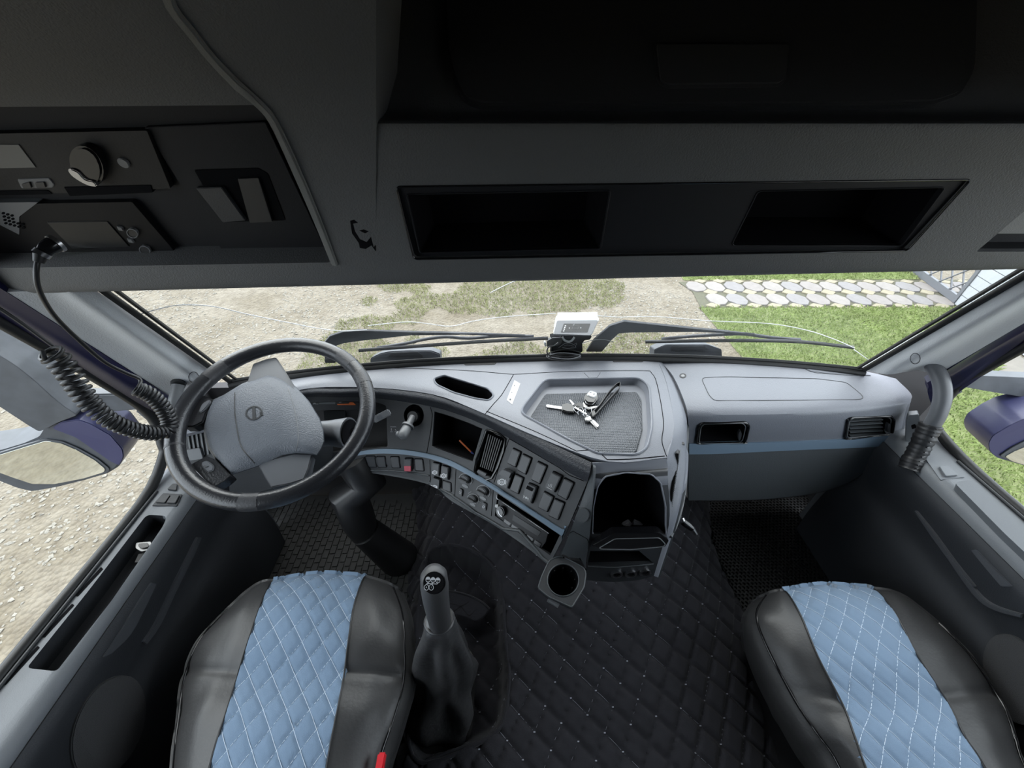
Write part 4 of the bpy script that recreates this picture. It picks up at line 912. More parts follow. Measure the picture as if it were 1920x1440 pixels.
# left wing of the console
wing = [[PZ(1111, 868, .789), ftop[-1]+Vector((.002, 0, 0)), fstr[-1]+Vector((.012, 0, -.005)), PZ(1052, 1042, .575)], [PZ(1111.5, 868, .789), PY(1113, 892, .575), PY(1107, 990, .508), PY(1097, 1066, .485)]]
Gw = loftpts(wing, 6, 3); S_w = Surf(G=Gw)
mk('console_wing', *thicken(Gw, 0.006), M_lower, dash, smooth=40)
plate('round_plug', ppoly(*K2((578, 632))[0], 12.5, 13.5, 22), S_w, 0.006, M_lower, dash, bev=0.0015)
line('seam', K2((470, 752), (560, 800), (640, 845)), S_w, 0.0008, M_pit, dash, n=3)
plate('cup_hinge', K2((400, 960), (430, 960), (600, 1060), (590, 1080), (400, 985)), S_w, 0.008, M_black, dash, r=2)
# right flank of the centre unit with its net pocket
fk0 = [PZ(1232, 673, .797), PZ(1250, 718, .797), PZ(1264, 800, .796), PZ(1251, 858, .789), PY(1250, 905, .585), PY(1252, 985, .515), PY(1226, 1080, .478)]
fk1 = [PZ(1240, 676, .79), PZ(1266, 722, .785), PZ(1284, 775, .778), PZ(1284, 832, .765), PY(1282, 895, .60), PY(1265, 978, .525), PY(1232, 1082, .482)]
fk2 = [PZ(1243, 680, .76), PZ(1268, 730, .755), PZ(1287, 785, .74), PZ(1287, 838, .735), PY(1284, 898, .61), PY(1267, 980, .535), PY(1234, 1083, .49)]
fk3 = [Vector((p.x+.005, p.y+(.25 if i > 2 else .05), .42)) for i, p in enumerate(fk2)]
Gk = loftpts([fk0, fk1, fk2], 4, 3); S_k = Surf(G=Gk)
mk('console_flank', *thicken(Gk, 0.005), M_dash, dash, smooth=50)
mk('console_side', *thicken(loftpts([fk2, fk3], 4, 2), 0.005), M_lower, dash, smooth=50)
_nA, _nB, _nC = PZ(1279, 835, .745), PY(1256, 1005, .522), PY(1258, 930, .56)
_nn = (_nB-_nA).cross(_nC-_nA).normalized(); _nn = _nn if _nn.dot(CAM-_nA) > 0 else -_nn
S_k = Surf(plane=(_nA+(CAM-_nA).normalized()*0.012, _nn))
line('net_frame', K2((1385, 45), (1405, 150), (1415, 300), (1400, 450), (1370, 600), (1330, 720), (1285, 812)), S_k, 0.004, M_silver, dash, lift=0.004)
netA = [Vector(p) for p in K2((1365, 100), (1378, 200), (1385, 320), (1372, 440), (1345, 580), (1300, 740))]; netB = [Vector(p) for p in K2((1352, 130), (1345, 220), (1330, 320), (1312, 440), (1298, 560), (1290, 740))]
nv, nf_ = [], []
na, nb = crom([Vector((p.x, p.y, 0)) for p in netA], 8), crom([Vector((p.x, p.y, 0)) for p in netB], 8)
band('net_backing', [(p.x, p.y) for p in netA], [(p.x, p.y) for p in netB], S_k, 0.002, M_black, dash)
for i in range(0, len(na)-2, 1):
    for (pa_, pb_) in ((na[i], nb[i+2]), (na[i+2], nb[i])):
        A_, B_ = S_k.at(pa_.x, pa_.y), S_k.at(pb_.x, pb_.y); v, f = tubegeo([A_[0]+A_[1]*0.004, B_[0]+B_[1]*0.004], 0.0009, 4); nf_ += [tuple(k+len(nv) for k in q) for q in f]; nv += v
tag(mk('net_mesh', nv, nf_, M_silver, dash), None, None, None, 'stuff')

# --- passenger side
q0 = row([(1236, 676, .79), (1330, 671, .797), (1420, 672, .798), (1500, 679, .797), (1580, 690, .795), (1640, 700, .79), (1680, 710, .785)])
q1 = row([(1262, 705, .792), (1340, 700, .80), (1430, 700, .80), (1520, 708, .80), (1600, 716, .798), (1670, 728, .79), (1708, 738, .775)])
q2 = row([(1285, 758, .785), (1345, 762, .792), (1430, 762, .792), (1520, 761, .792), (1610, 758, .79), (1680, 756, .785), (1707, 752, .772)])
q3 = row([(1290, 788, .757), (1345, 790, .76), (1430, 789, .76), (1520, 786, .76), (1610, 780, .76), (1672, 770, .762), (1700, 764, .76)])
q4 = row([(1291, 831, .655), (1345, 831, .655), (1430, 829, .655), (1520, 826, .655), (1600, 822, .655), (1660, 816, .66), (1689, 812, .66)])
q5 = row([(1291, 851, .615), (1345, 850, .615), (1430, 846, .615), (1520, 842, .615), (1600, 839, .615), (1650, 836, .62), (1680, 833, .625)])
q6 = row([(1291, 938, .40), (1345, 938, .40), (1430, 936, .40), (1520, 926, .415), (1590, 905, .46), (1640, 868, .54), (1676, 838, .615)])
Gpt = loftpts([q0, q1, q2, q3, q4], 4, 4); S_pt = Surf(G=Gpt)
ventl = rnd(K3((232, 545), (258, 522), (545, 515), (568, 540), (545, 640), (520, 662), (230, 672), (218, 650)), 4)
ventr = rnd(K3((1190, 500), (1215, 488), (1480, 478), (1502, 495), (1488, 590), (1462, 606), (1180, 632), (1170, 615)), 4)
V, Fc = boolcut(*thicken(Gpt, 0.01), [dense(ventl, 20), dense(ventr, 20)], S_pt, 0.03)
mk('passenger_dash', V, Fc, M_dash, dash, smooth=35)
Gpl = loftpts([q5, q6], 4, 4); mk('glovebox_lid', *thicken(Gpl, 0.01), M_lower, dash, smooth=50)
Gps = loftpts([q4, q5], 4, 2); mk('blue_trim_strip', *thicken([[p+Vector((0, -.004, .002)) for p in r] for r in Gps], 0.012), M_blue, dash, smooth=50)
mk('dash_end', *thicken(loftpts([[q1[-1], q2[-1], q3[-1], q4[-1], q5[-1]], [p+Vector((.03, .12, -.03)) for p in (q1[-1], q2[-1], q3[-1], q4[-1], q5[-1])]], 3, 3), 0.006), M_dash, dash, smooth=50)
Gund = loftpts([q6, [p+Vector((0, .2, -.02)) for p in q6]], 3, 2); mk('dash_underside', *thicken(Gund, 0.004), M_black, dash)
lid = rnd(K3((258, 240), (290, 232), (430, 228), (1000, 240), (1190, 264), (1290, 345), (1298, 368), (1262, 374), (900, 378), (340, 382), (305, 345)), 8)
line('airbag_seam', lid+[lid[0]], S_pt, 0.0012, M_fascia, dash, n=1)
scw = K3((138, 222))[0]; ringplate('screw_ring', *scw, 6.5, 4.5, 0.35, S_pt, 0.001, M_black, dash); plate('screw_head', ppoly(*scw, 3.5, 2.5, 10), S_pt, 0.0012, M_steel, dash, bev=0)
for sl in (K3((560, 120), (740, 118), (800, 148), (600, 142)), ): plate('demister_slot', sl, S_pt, 0.0012, M_black, dash, r=2, bev=0.0005)
line('seam', K3((880, 150), (960, 195), (1060, 208), (1200, 218), (1345, 222)), S_pt, 0.0012, M_fascia, dash)
plate('speaker_cover', K3((885, 150), (1060, 160), (1250, 185), (1345, 220), (1060, 206), (960, 193)), S_pt, 0.0014, M_dashsm, dash, bev=0.0005)
for q, slats in ((ventl, 0), (ventr, 4)):
    pocket('vent_duct', dense(q, 20), S_pt, 0.06 if not slats else 0.03, M_pit, dash, fs=0.9)
    line('vent_rim', inset(q, 0.97)+[inset(q, 0.97)[0]], S_pt, 0.004, M_gloss, dash, n=1, lift=0.001)
    line('vent_rim', inset(q, 0.86)+[inset(q, 0.86)[0]], S_pt, 0.0014, M_silver, dash, n=1, lift=0.0)
for k_, off in ((ventl, (1386, 815)), (ventr, (1664, 801))):
    plate('vent_thumbwheel', ppoly(*off, 3.4, 9, 12, 0.1), S_pt, 0.005, M_sw, dash, bev=0.001)
for i in range(5):
    ya = 518+i*24; plate('vent_slat', K3((1220, ya), (1432, ya-12), (1432, ya-7), (1220, ya+5)), S_pt, -0.003, M_lower, dash, bev=0, dip=0.012)

# ================================================================== STEERING WHEEL
WC = Vector((-.567, .696, .888)); _a, _e = math.radians(16.8), math.radians(71.1)
WN = Vector((math.cos(_e)*math.sin(_a), -math.cos(_e)*math.cos(_a), math.sin(_e)))
WXa = (CR-WN*CR.dot(WN)).normalized(); WYa = WN.cross(WXa)
def wpl(h): return Surf(plane=(WC+WN*h, WN))
wheel = thing('steering_wheel', WC-WN*0.06, 'black leather steering wheel with grey centre pad in front of the driver seat', 'steering wheel')
RR = 0.2155
tube('rim', [WC+WXa*RR*math.cos(2*math.pi*i/72)+WYa*RR*math.sin(2*math.pi*i/72) for i in range(72)], 0.0195, M_leather, wheel, seg=16, closed=True)
S_w0 = wpl(0)
def rimpatch(a0, a1, name='rim_patch', m=None, rr=0.0199):
    n = 10; tube(name, [WC+WXa*RR*math.cos(a0+(a1-a0)*i/n)+WYa*RR*math.sin(a0+(a1-a0)*i/n) for i in range(n+1)], rr, m or M_padsm, wheel, seg=16)
def wang(u, v): d = S_w0.at(u, v)[0]-WC; return math.atan2(d.dot(WYa), d.dot(WXa))
M_patch = mat('worn_leather_patch', (0.03, 0.03, 0.033), 0.5, bump=0.3, bscale=200)
for p, q in (((392, 712), (430, 690)), ((640, 665), (662, 685)), ((680, 700), (690, 720)), ((452, 945), (488, 942)), ((312, 842), (314, 846))):
    a0, a1 = wang(*p), wang(*q)
    if abs(a1-a0) > math.pi: a1 += 2*math.pi if a1 < a0 else -2*math.pi
    rimpatch(a0, a1, m=M_patch)
padpx = KW((470, 600), (560, 560), (690, 480), (800, 435), (900, 400), (960, 410), (1040, 450), (1110, 510), (1200, 610), (1280, 740), (1308, 830), (1315, 910), (1290, 970), (1260, 1015), (1180, 1005), (1100, 1000), (1000, 1015), (850, 1085), (720, 1130), (610, 1165), (545, 1110), (490, 1040), (440, 965), (412, 870), (405, 790), (430, 690))
def ringat(f, h, shift=(0, 0)): return [wpl(h).at(u+shift[0], v+shift[1])[0] for u, v in inset(padpx, f)]
secs = [ringat(0.80, -.085), ringat(0.97, -.05), ringat(1.0, -.028), ringat(0.985, -.016), ringat(0.9, -.006, (-8, -3)), ringat(0.74, 0.0, (-18, -6))]
k_ = len(secs[0]); V = [p for s in secs for p in s]; Fc = [(i*k_+j, i*k_+(j+1) % k_, (i+1)*k_+(j+1) % k_, (i+1)*k_+j) for i in range(5) for j in range(k_)]+[tuple(range(5*k_, 6*k_))]
S_pad = Surf(V=V, Fc=Fc)
pad = rings('centre_pad', secs, M_pad, wheel, smooth=40)
line('pad_seam', KW((642, 545), (640, 660), (655, 800), (690, 950), (790, 1075)), S_pad, 0.0012, M_black, pad)
line('pad_seam', KW((1040, 510), (1075, 620), (1105, 750), (1118, 880), (1100, 985)), S_pad, 0.001, M_silver, pad)
ec = KW((785, 698))[0]
ringplate('emblem', ec[0], ec[1], 16, 13, 0.16, S_pad, 0.0012, M_fascia, pad, rot=-0.25)
plate('emblem', [(ec[0]-3.5, ec[1]-12), (ec[0]+2.5, ec[1]-12.5), (ec[0]+4, ec[1]+11), (ec[0]-2.5, ec[1]+12)], S_pad, 0.0012, M_fascia, pad, bev=0.0003)
plate('emblem', KW((825, 690), (850, 695), (855, 720), (835, 718)), S_pad, 0.0012, M_fascia, pad, bev=0.0003)
def spoke(name, poly, h, m=M_padsm, dip=0.03, r=3): return plate(name, poly, wpl(h), 0.0, m, wheel, r=r, dip=dip, bev=0.003)
spoke('spoke', KW((775, 325), (870, 290), (945, 275), (965, 300), (1100, 520), (960, 600), (730, 470)), -0.012)
spoke('spoke', KW((815, 1090), (900, 1050), (1080, 1005), (1218, 1010), (1195, 1110), (1160, 1195), (1050, 1230), (910, 1255), (870, 1190)), -0.016)
spoke('spoke', KW((305, 1085), (360, 1055), (430, 1018), (500, 1050), (610, 1165), (560, 1210), (490, 1250), (420, 1200)), -0.006, M_leather)
spoke('spoke', KW((265, 690), (330, 620), (400, 560), (470, 592), (430, 680), (400, 765), (330, 800), (250, 800)), -0.006, M_leather)
plate('horn_button', KW((395, 1070), (440, 1055), (490, 1095), (485, 1135), (440, 1145), (400, 1105)), wpl(-0.006), 0.004, M_padsm, wheel, r=5, bev=0.002)
symline(KW((425, 1095), (430, 1110), (455, 1100)), wpl(-0.006), 0.0045, wheel, M_black)
plate('horn_button', KW((372, 690), (400, 630), (455, 598), (465, 620), (430, 665), (395, 700)), wpl(-0.006), 0.004, M_padsm, wheel, r=5, bev=0.002)
# column with stalk
colm = thing('steering_column', (-.53, .72, .08), 'dark steering column with grey control stalk under the wheel', 'steering column')
tube('upper_shroud', [WC-WN*0.05, WC-WN*0.10, WC-WN*0.16, WC-WN*0.26], [.05, .062, .066, .06], M_fascia, colm, seg=24)
tc = (WC-CAM).dot(CF)
tube('stalk_housing', [PD(588, 815, tc+.07), PD(620, 812, tc+.07), PD(648, 812, tc+.06), PD(655, 812, tc+.058)], [.034, .034, .040, .041], M_padsm, colm, seg=24)
tube('housing_bore', [PD(655, 812, tc+.058), PD(657, 812, tc+.0575)], [.036, .036], M_pit, colm, seg=24)
tube('stalk', [PD(650, 815, tc+.06), PD(680, 797, tc+.07), PD(705, 785, tc+.08)], [.008, .007, .008], M_gloss, colm, seg=10)
ka, kb_ = PD(700, 788, tc+.08), PD(731, 772, tc+.09); dx = (kb_-ka).normalized(); up2 = (CU-dx*CU.dot(dx)).normalized()
box('stalk_tip', (ka+kb_)/2, ((kb_-ka).length, .018, .022), M_silver, colm, (dx, up2, dx.cross(up2)), bevel=0.003)
box('stalk_switch', (ka+kb_)/2+dx.cross(up2)*(.011 if dx.cross(up2).dot(CF) < 0 else -.011)+dx*-0.004, (.014, .010, .003), M_padsm, colm, (dx, up2, dx.cross(up2)), bevel=0.001)
tube('lower_cover', [Vector((-.49, .79, .60)), Vector((-.46, .775, .50)), PY(655, 930, .74), PY(672, 975, .72), PY(684, 1000, .71)], [.05, .06, .062, .055, .045], M_black, colm, seg=20)
tube('column_boot', [PY(684, 995, .71), Vector((-.42, .72, .08))], [.05, .07], M_black, colm, seg=20)

# ================================================================== SEATS
def seat(name, rows5, label, fold):
    """rows5: front to back, each [L, SL, C, SR, R] as (u, v, z)."""
    R5 = [[PZ(*q) for q in r] for r in rows5]
    base = (R5[0][2]+R5[-1][2])/2; base.z = 0.08
    st = thing(name, base, label, 'seat', 'cab seats')
    nv_ = 12
    def colloft(cols, nu): return loftpts(cols, nu, nv_)
    front = [Vector((p.x*1.0, p.y+0.004, p.z-0.035)) for p in R5[0]]; front2 = [Vector((p.x, p.y-0.03, .16)) for p in R5[0]]
    rows = [front]+R5
    Gp_ = colloft([[r[1], r[2], r[3]] for r in rows], 22)
    N = gnormals(Gp_); h, w = len(Gp_), len(Gp_[0])
    wd = (R5[3][3]-R5[3][1]).length; ns = wd/0.052
    al = [0.0]
    for i in range(1, h): al.append(al[-1]+(Gp_[i][w//2]-Gp_[i-1][w//2]).length)
    def ph(i, j): s = j/(w-1)*ns; r = al[i]/0.066; return s+r, s-r
    D_ = [[None]*w for _ in range(h)]
    for i in range(h):
        for j in range(w):
            a, b = ph(i, j); g = min(1, abs(math.sin(math.pi*a))*2.2)*min(1, abs(math.sin(math.pi*b))*2.2)
            D_[i][j] = Gp_[i][j]+N[i][j]*(0.005*g-0.003)
    mk('quilted_panel', *thicken(D_, 0.01), M_seatblue, st, smooth=60)
    # stitching threads
    tv, tf = [], []
    S_q = Surf(G=D_)
    def P_at(s, r):
        jj = s/ns*(w-1); i = max(q for q in range(h) if al[q] <= r); i = min(i, h-2); fr_ = (r-al[i])/max(1e-9, al[i+1]-al[i]); j = min(int(jj), w-2); fj = jj-j
        p = (D_[i][j]*(1-fj)+D_[i][j+1]*fj)*(1-fr_)+(D_[i+1][j]*(1-fj)+D_[i+1][j+1]*fj)*fr_
        return p+N[i][j]*0.0004
    tot = al[-1]; rr_ = tot/0.066
    for sg in (1, -1):
        for kk in range(-40, 60):
            pts = []; 
            for q in range(int(rr_*6)):
                r = q/6; s = (kk-r) if sg > 0 else (kk+r)
                if 0 <= s <= ns: pts.append(P_at(s, r*0.066))
            if len(pts) > 2:
                v, f = tubegeo(pts, 0.0006, 4); tf += [tuple(k+len(tv) for k in q) for q in f]; tv += v
    tag(mk('quilt_stitching', tv, tf, M_stitch, st, smooth=60), None, None, None, 'stuff')
    for side, (ia, ib) in (('l', (0, 1)), ('r', (4, 3))):
        sx = -1 if side == 'l' else 1; cols = []
        for ri, r in enumerate(rows):
            o, s = r[ia], r[ib]; mid = o.lerp(s, 0.5)+Vector((0, 0, 0.012 if ri else 0.0))
            low = Vector((o.x+sx*0.012, o.y, o.z-0.06)); bot = Vector((o.x-sx*0.05, o.y-.01, .2))
            cols.append([bot, low, o, mid, s])
        Gb = loftpts(cols, 6, nv_)
        for i, rw in enumerate(Gb):
            for j, p in enumerate(rw):
                k2 = noise.noise(Vector((p.x*22, p.y*16, p.z*20+sx)))*0.0045*min(1, (len(rw)-1-j)/4)
                fo = math.exp(-((i/(len(Gb)-1)-fold)/0.02)**2)*0.006
                rw[j] = p+Vector((0, 0, k2-fo))
        mk('side_bolster', *thicken(Gb, 0.006), M_seatblk, st, smooth=60)
        tube('piping', crom([r[ia]+Vector((0, 0, .002)) for r in R5], 5), 0.0028, M_gloss, st, seg=6)
        tube('piping', crom([r[ib]+Vector((0, 0, .001)) for r in rows], 5), 0.0022, M_black, st, seg=6)
    Gf = loftpts([front, [p.lerp(q, .3)+Vector((0, 0.006, 0)) for p, q in zip(front, front2)], front2], 5, 4)
    mk('front_skirt', *thicken(Gf, 0.006), M_seatblk, st, smooth=60)
    Lr = [r for r in R5[-1]]                                       # backrest rising behind the cushion
    def brow_(dy, dz, wf): return [Vector((base.x+(p.x-base.x)*wf+(Lr[2].x-base.x)*(1-wf), p.y+dy+(0.02 if k in (0, 4) else 0), p.z+dz)) for k, p in enumerate(Lr)]
    Gb_ = loftpts([brow_(0.0, -.04, 1), brow_(-.05, .05, 1), brow_(-.10, .3, 1.02), brow_(-.16, .58, .9)], 4, 5)
    mk('backrest', *thicken(Gb_, 0.09), M_seatblk, st, smooth=60)
    i0, i1 = 4, len(Gb_[0])-5
    mk('backrest_panel', *thicken([[p+(CAM-p).normalized()*.004 for p in rw[i0:i1+1]] for rw in Gb_], 0.01), M_seatblue, st, smooth=60)
    cx = base.x; box('seat_base', (cx, base.y-.02, .115), (.36, .34, .07), M_black, st, bevel=0.01)
    return st
seat('driver_seat', [[(478, 1101, .40), (510, 1091, .425), (595, 1079, .43), (682, 1084, .425), (738, 1102, .395)],
                     [(417, 1153, .43), (490, 1130, .462), (578, 1124, .47), (664, 1135, .462), (754, 1150, .42)],
                     [(373, 1205, .44), (467, 1196, .475), (563, 1192, .48), (654, 1198, .475), (759, 1215, .425)],
                     [(348, 1268, .432), (444, 1270, .466), (547, 1270, .466), (645, 1268, .466), (757, 1280, .412)],
                     [(338, 1335, .44), (424, 1335, .478), (530, 1336, .48), (632, 1336, .478), (739, 1345, .42)],
                     [(327, 1440, .44), (393, 1440, .48), (505, 1440, .482), (612, 1440, .48), (708, 1440, .42)],
                     [(318, 1640, .44), (355, 1640, .48), (470, 1640, .482), (585, 1640, .48), (660, 1640, .43)]], 'driver seat cushion with blue quilted centre and black sides beside the gear lever', 0.55)
seat('passenger_seat', [[(1436, 1117, .395), (1474, 1110, .425), (1550, 1100, .43), (1639, 1105, .425), (1692, 1121, .395)],
                        [(1418, 1150, .42), (1502, 1156, .462), (1590, 1146, .47), (1676, 1146, .462), (1756, 1166, .42)],
                        [(1432, 1202, .42), (1533, 1231, .475), (1632, 1231, .48), (1722, 1232, .475), (1818, 1230, .435)],
                        [(1489, 1313, .412), (1580, 1322, .466), (1680, 1320, .466), (1777, 1317, .466), (1871, 1309, .43)],
                        [(1532, 1376, .42), (1601, 1378, .478), (1706, 1380, .48), (1809, 1382, .478), (1896, 1366, .44)],
                        [(1574, 1440, .42), (1623, 1440, .48), (1735, 1440, .482), (1846, 1440, .48), (1920, 1440, .44)],
                        [(1655, 1640, .42), (1700, 1640, .48), (1830, 1640, .482), (1950, 1640, .48), (2030, 1640, .44)]], 'passenger seat cushion with blue quilted centre and black sides beside the passenger door', 0.55)
# belt buckle
bk = thing('belt_buckle', PZ(714, 1440, .40), 'red and black seat belt buckle beside the driver seat', 'buckle')
ba = Vector((-.02, .05, 1)).normalized(); bp_ = PZ(713, 1452, .44); bx_ = Vector((1, 0, 0))
box('buckle_body', bp_-ba*0.03+Vector((-.004, -.012, 0)), (.034, .018, .10), M_black, bk, (bx_, ba.cross(bx_), ba), bevel=0.004)
box('release_button', PZ(714, 1430, .455), (.017, .03, .012), M_red, bk, None, bevel=0.003)

# ================================================================== FLOOR COVERINGS
LA, LB = Vector((.040, -.037)), Vector((.033, .052)); _det = LA.x*LB.y-LA.y*LB.x
def lat(x, y): return (x*LB.y-y*LB.x)/_det, (LA.x*y-LA.y*x)/_det
mrows = [[(770, 900, .09), (800, 898, .12), (850, 893, .25), (1000, 890, .27), (1200, 892, .27), (1285, 890, .25), (1310, 900, .16), (1325, 915, .09)],
         [(785, 985, .09), (800, 985, .11), (838, 980, .215), (1000, 975, .24), (1200, 975, .24), (1275, 975, .225), (1315, 985, .15), (1330, 1000, .09)],
         [(770, 1060, .085), (790, 1060, .10), (830, 1058, .18), (1000, 1055, .215), (1200, 1055, .215), (1290, 1055, .20), (1340, 1062, .135), (1356, 1080, .085)],
         [(766, 1140, .085), (774, 1140, .10), (806, 1140, .17), (1000, 1140, .20), (1200, 1140, .20), (1318, 1140, .19), (1375, 1145, .13), (1395, 1160, .085)],
         [(768, 1230, .085), (776, 1230, .10), (806, 1230, .17), (1000, 1230, .19), (1210, 1230, .19), (1345, 1230, .18), (1405, 1235, .125), (1428, 1245, .085)],
         [(762, 1330, .085), (770, 1330, .10), (800, 1330, .17), (1000, 1330, .185), (1230, 1330, .185), (1375, 1330, .175), (1440, 1335, .12), (1465, 1340, .085)],
         [(735, 1450, .085), (745, 1450, .10), (780, 1450, .17), (1000, 1450, .18), (1250, 1450, .18), (1410, 1450, .17), (1485, 1450, .115), (1512, 1455, .085)],
         [(690, 1750, .085), (705, 1750, .10), (750, 1750, .17), (1000, 1750, .18), (1300, 1750, .18), (1500, 1750, .17), (1590, 1750, .115), (1630, 1750, .085)]]
Gm = loftpts([[PZ(*q) for q in r] for r in mrows], 34, 34)
gpx = [(797, 1090), (801, 1048), (828, 1023), (878, 1030), (922, 1060), (942, 1110), (948, 1200), (955, 1262), (950, 1330), (934, 1370), (882, 1402), (800, 1432), (768, 1400), (772, 1300), (782, 1160)]
S_m0 = Surf(G=loftpts([[PZ(*q) for q in r] for r in mrows], 4, 4))
gout = [S_m0.at(u, v)[0] for u, v in dense([tuple(w[:2]) for w in crom([Vector((u, v, 0)) for u, v in gpx+[gpx[0]]], 3)][:-1], 15)]
gp2 = [(p.x, p.y) for p in gout]
flat = [p for r in Gm for p in r]
Xm = np.array([p.x for p in flat]); Ym = np.array([p.y for p in flat]); ins = inpoly(Xm, Ym, gp2)
ga = np.array(gp2); dist = np.full(len(flat), 9.0)
gb = np.roll(ga, -1, 0)
for a, b in zip(ga, gb):
    d = b-a; t = np.clip(((Xm-a[0])*d[0]+(Ym-a[1])*d[1])/(d@d+1e-12), 0, 1); dist = np.minimum(dist, np.hypot(Xm-a[0]-t*d[0], Ym-a[1]-t*d[1]))
Nm = [n for r in gnormals(Gm) for n in r]
for i, p in enumerate(flat):
    a, b = lat(p.x, p.y); g = min(1, abs(math.sin(math.pi*a))*2.0)*min(1, abs(math.sin(math.pi*b))*2.0)
    off = Nm[i]*(0.011*g)+Vector((0, 0, noise.noise(p*7)*0.005))
    if ins[i]: f = min(1, dist[i]/0.035); off += Vector((0, 0, -0.085*f*f*(3-2*f)))
    flat[i] = p+off
wM = len(Gm[0]); Gm = [flat[i*wM:(i+1)*wM] for i in range(len(Gm))]
S_mat = Surf(G=Gm)
qm = thing('quilted_tunnel_mat', (0.2, .3, .085), 'black diamond-quilted mat with pale stitch dots over the engine tunnel', 'mat')
V, Fc = gridmesh(Gm); mk('quilted_mat', V, Fc, M_quilt, qm, smooth=80, recalc=False)
dv, df = [], []
bv_ = S_mat.b
for ia in range(-30, 40):
    for ib in range(-30, 40):
        xy = LA*ia+LB*ib
        if not (-.6 < xy.x < 1.0 and -.2 < xy.y < .95): continue
        p, n, i_, d_ = bv_.ray_cast(Vector((xy.x, xy.y, 1.0)), Vector((0, 0, -1)))
        if p is None: continue
        if random.random() < 0.1: continue
        e1_ = Vector((1, 0, 0)); e2_ = n.cross(e1_).normalized(); e1_ = e2_.cross(n); s1, s2 = 0.0024, 0.0013
        v, f = prism([p+n*.0008+e1_*s1+e2_*s2, p+n*.0008-e1_*s1+e2_*s2, p+n*.0008-e1_*s1-e2_*s2, p+n*.0008+e1_*s1-e2_*s2], n, .0012, .002)
        df += [tuple(k+len(dv) for k in q) for q in f]; dv += v
        for vec in (LA, LB):       # broken thread lines
            if random.random() < 0.45:
                pts = []
                for q in range(5):
                    w = xy+vec*(0.1+0.8*q/4); pp, nn, _, _ = bv_.ray_cast(Vector((w.x, w.y, 1.0)), Vector((0, 0, -1)))
                    if pp is not None: pts.append(pp+nn*0.0002)
                if len(pts) > 2:
                    v, f = tubegeo(pts, 0.00045, 3, cap=False); df += [tuple(k+len(dv) for k in q) for q in f]; dv += v
tag(mk('stitch_dots', dv, df, mat('mat_stitch_thread', (0.35, 0.36, 0.42), 0.8), qm, smooth=0, recalc=False), None, None, None, 'stuff')
pp_ = [p+Vector((0, 0, .006)) for p in gout]
tube('edge_piping', pp_, 0.005, M_quilt, qm, seg=8, closed=True)
tube('edge_piping', [S_m0.at(u, v)[0]+Vector((0, 0, .004)) for u, v in [(785, 1450), (800, 1425), (850, 1408), (895, 1392)]], 0.004, M_quilt, qm, seg=8)
# inner quilted lip in front of the lever
KGm = crop(740, 1050, 7.2)
S_in = Surf(plane=(PZ(880, 1140, .17), Vector((0, -.35, 1)).normalized()))
plate('inner_flap', KGm((690, 420), (800, 430), (1000, 480), (1180, 570), (1285, 660), (1215, 770), (1100, 830), (950, 770), (760, 730)), S_in, 0.008, M_quilt, qm, r=6, bev=0.003)
line('flap_piping', KGm((690, 420), (800, 428), (1000, 478), (1180, 568), (1285, 660)), S_in, 0.003, M_quilt, qm, lift=0.008)
for a in (KGm((790, 490), (730, 560), (900, 620), (1010, 560)), KGm((900, 620), (1010, 750), (1100, 660)), KGm((760, 720), (900, 620))): line('flap_seam', a, S_in, 0.0006, M_stitch if False else M_black, qm, lift=0.009, n=2)

# gear lever
gear = thing('gear_lever', PZ(830, 1300, .10), 'black gear lever with numbered shift knob and crumpled leather boot', 'gear lever')
kA, kB, kC, kD = PZ(813, 1078, .745), PZ(817, 1120, .69), PZ(822, 1150, .635), PZ(826, 1172, .59)
axg = (kA-kD).normalized()
M_gboot = mat('crumpled_dark_leather', (0.045, 0.045, 0.047), 0.38, bump=0.9, bscale=60)
ex = (CR-axg*CR.dot(axg)).normalized(); ey = axg.cross(ex)
def gring(c, r, k=20, e=2.0, jit=0.0, seed=0):
    q = ringpts(c, ex, ey, r, r, k, e)
    return [p+(p-c)*jit*noise.noise(p*26+Vector((seed, 0, 0))) for p in q]
cap_ = [gring(kA+axg*(0.016*math.sin(a)), 0.0255*math.cos(a)+1e-4) for a in [1.5, 1.2, .9, .6, .3, 0]]
tube('knob', [kA+axg*0.014, kA+axg*.009, kA, kA.lerp(kB, .5), kB, kC, kD], [.010, .021, .027, .029, .0275, .0255, .024], mat('knob_plastic', (0.04, 0.04, 0.042), 0.5, bump=0.1), gear, seg=24)
# top cap with the shift pattern
S_kn = Surf(plane=(PD(814, 1096, (kA-CAM).dot(CF)-.028), (axg*0.55-CF*0.6+Vector((0, -.15, 0))).normalized()))
plate('knob_cap', ppoly(814, 1093, 20.5, 21.5, 28), S_kn, 0.003, M_gloss, gear, bev=0.002, dip=0.012)
pc_ = {}
for (x, y, a, b) in ((455, 262, '5', '2'), (522, 268, '6', '3'), (587, 272, '7', '4')):
    c = KGm((x, y))[0]; ringplate('shift_ring', c[0], c[1], 4.6, 5.4, 0.2, S_kn, 0.0036, M_print, gear, k=16, dip=-.003)
    plate('shift_half', [(c[0]-4.2, c[1]), (c[0]-3.4, c[1]-3.6), (c[0], c[1]-5), (c[0]+3.4, c[1]-3.6), (c[0]+4.2, c[1])], S_kn, 0.0036, M_print, gear, bev=0, dip=-.003)
    text(b, c[0], c[1]+2.4, 3.6, S_kn, M_print, gear, 'shift_digit', lift=0.0038)
for (x, y, t_) in ((435, 368, 'R'), (498, 368, '1')):
    c = KGm((x, y))[0]; ringplate('shift_ring', c[0], c[1], 4.6, 5.8, 0.2, S_kn, 0.0036, M_print, gear, k=16, dip=-.003)
    text(t_, c[0], c[1], 5.0, S_kn, M_print, gear, 'shift_digit', lift=0.0038)
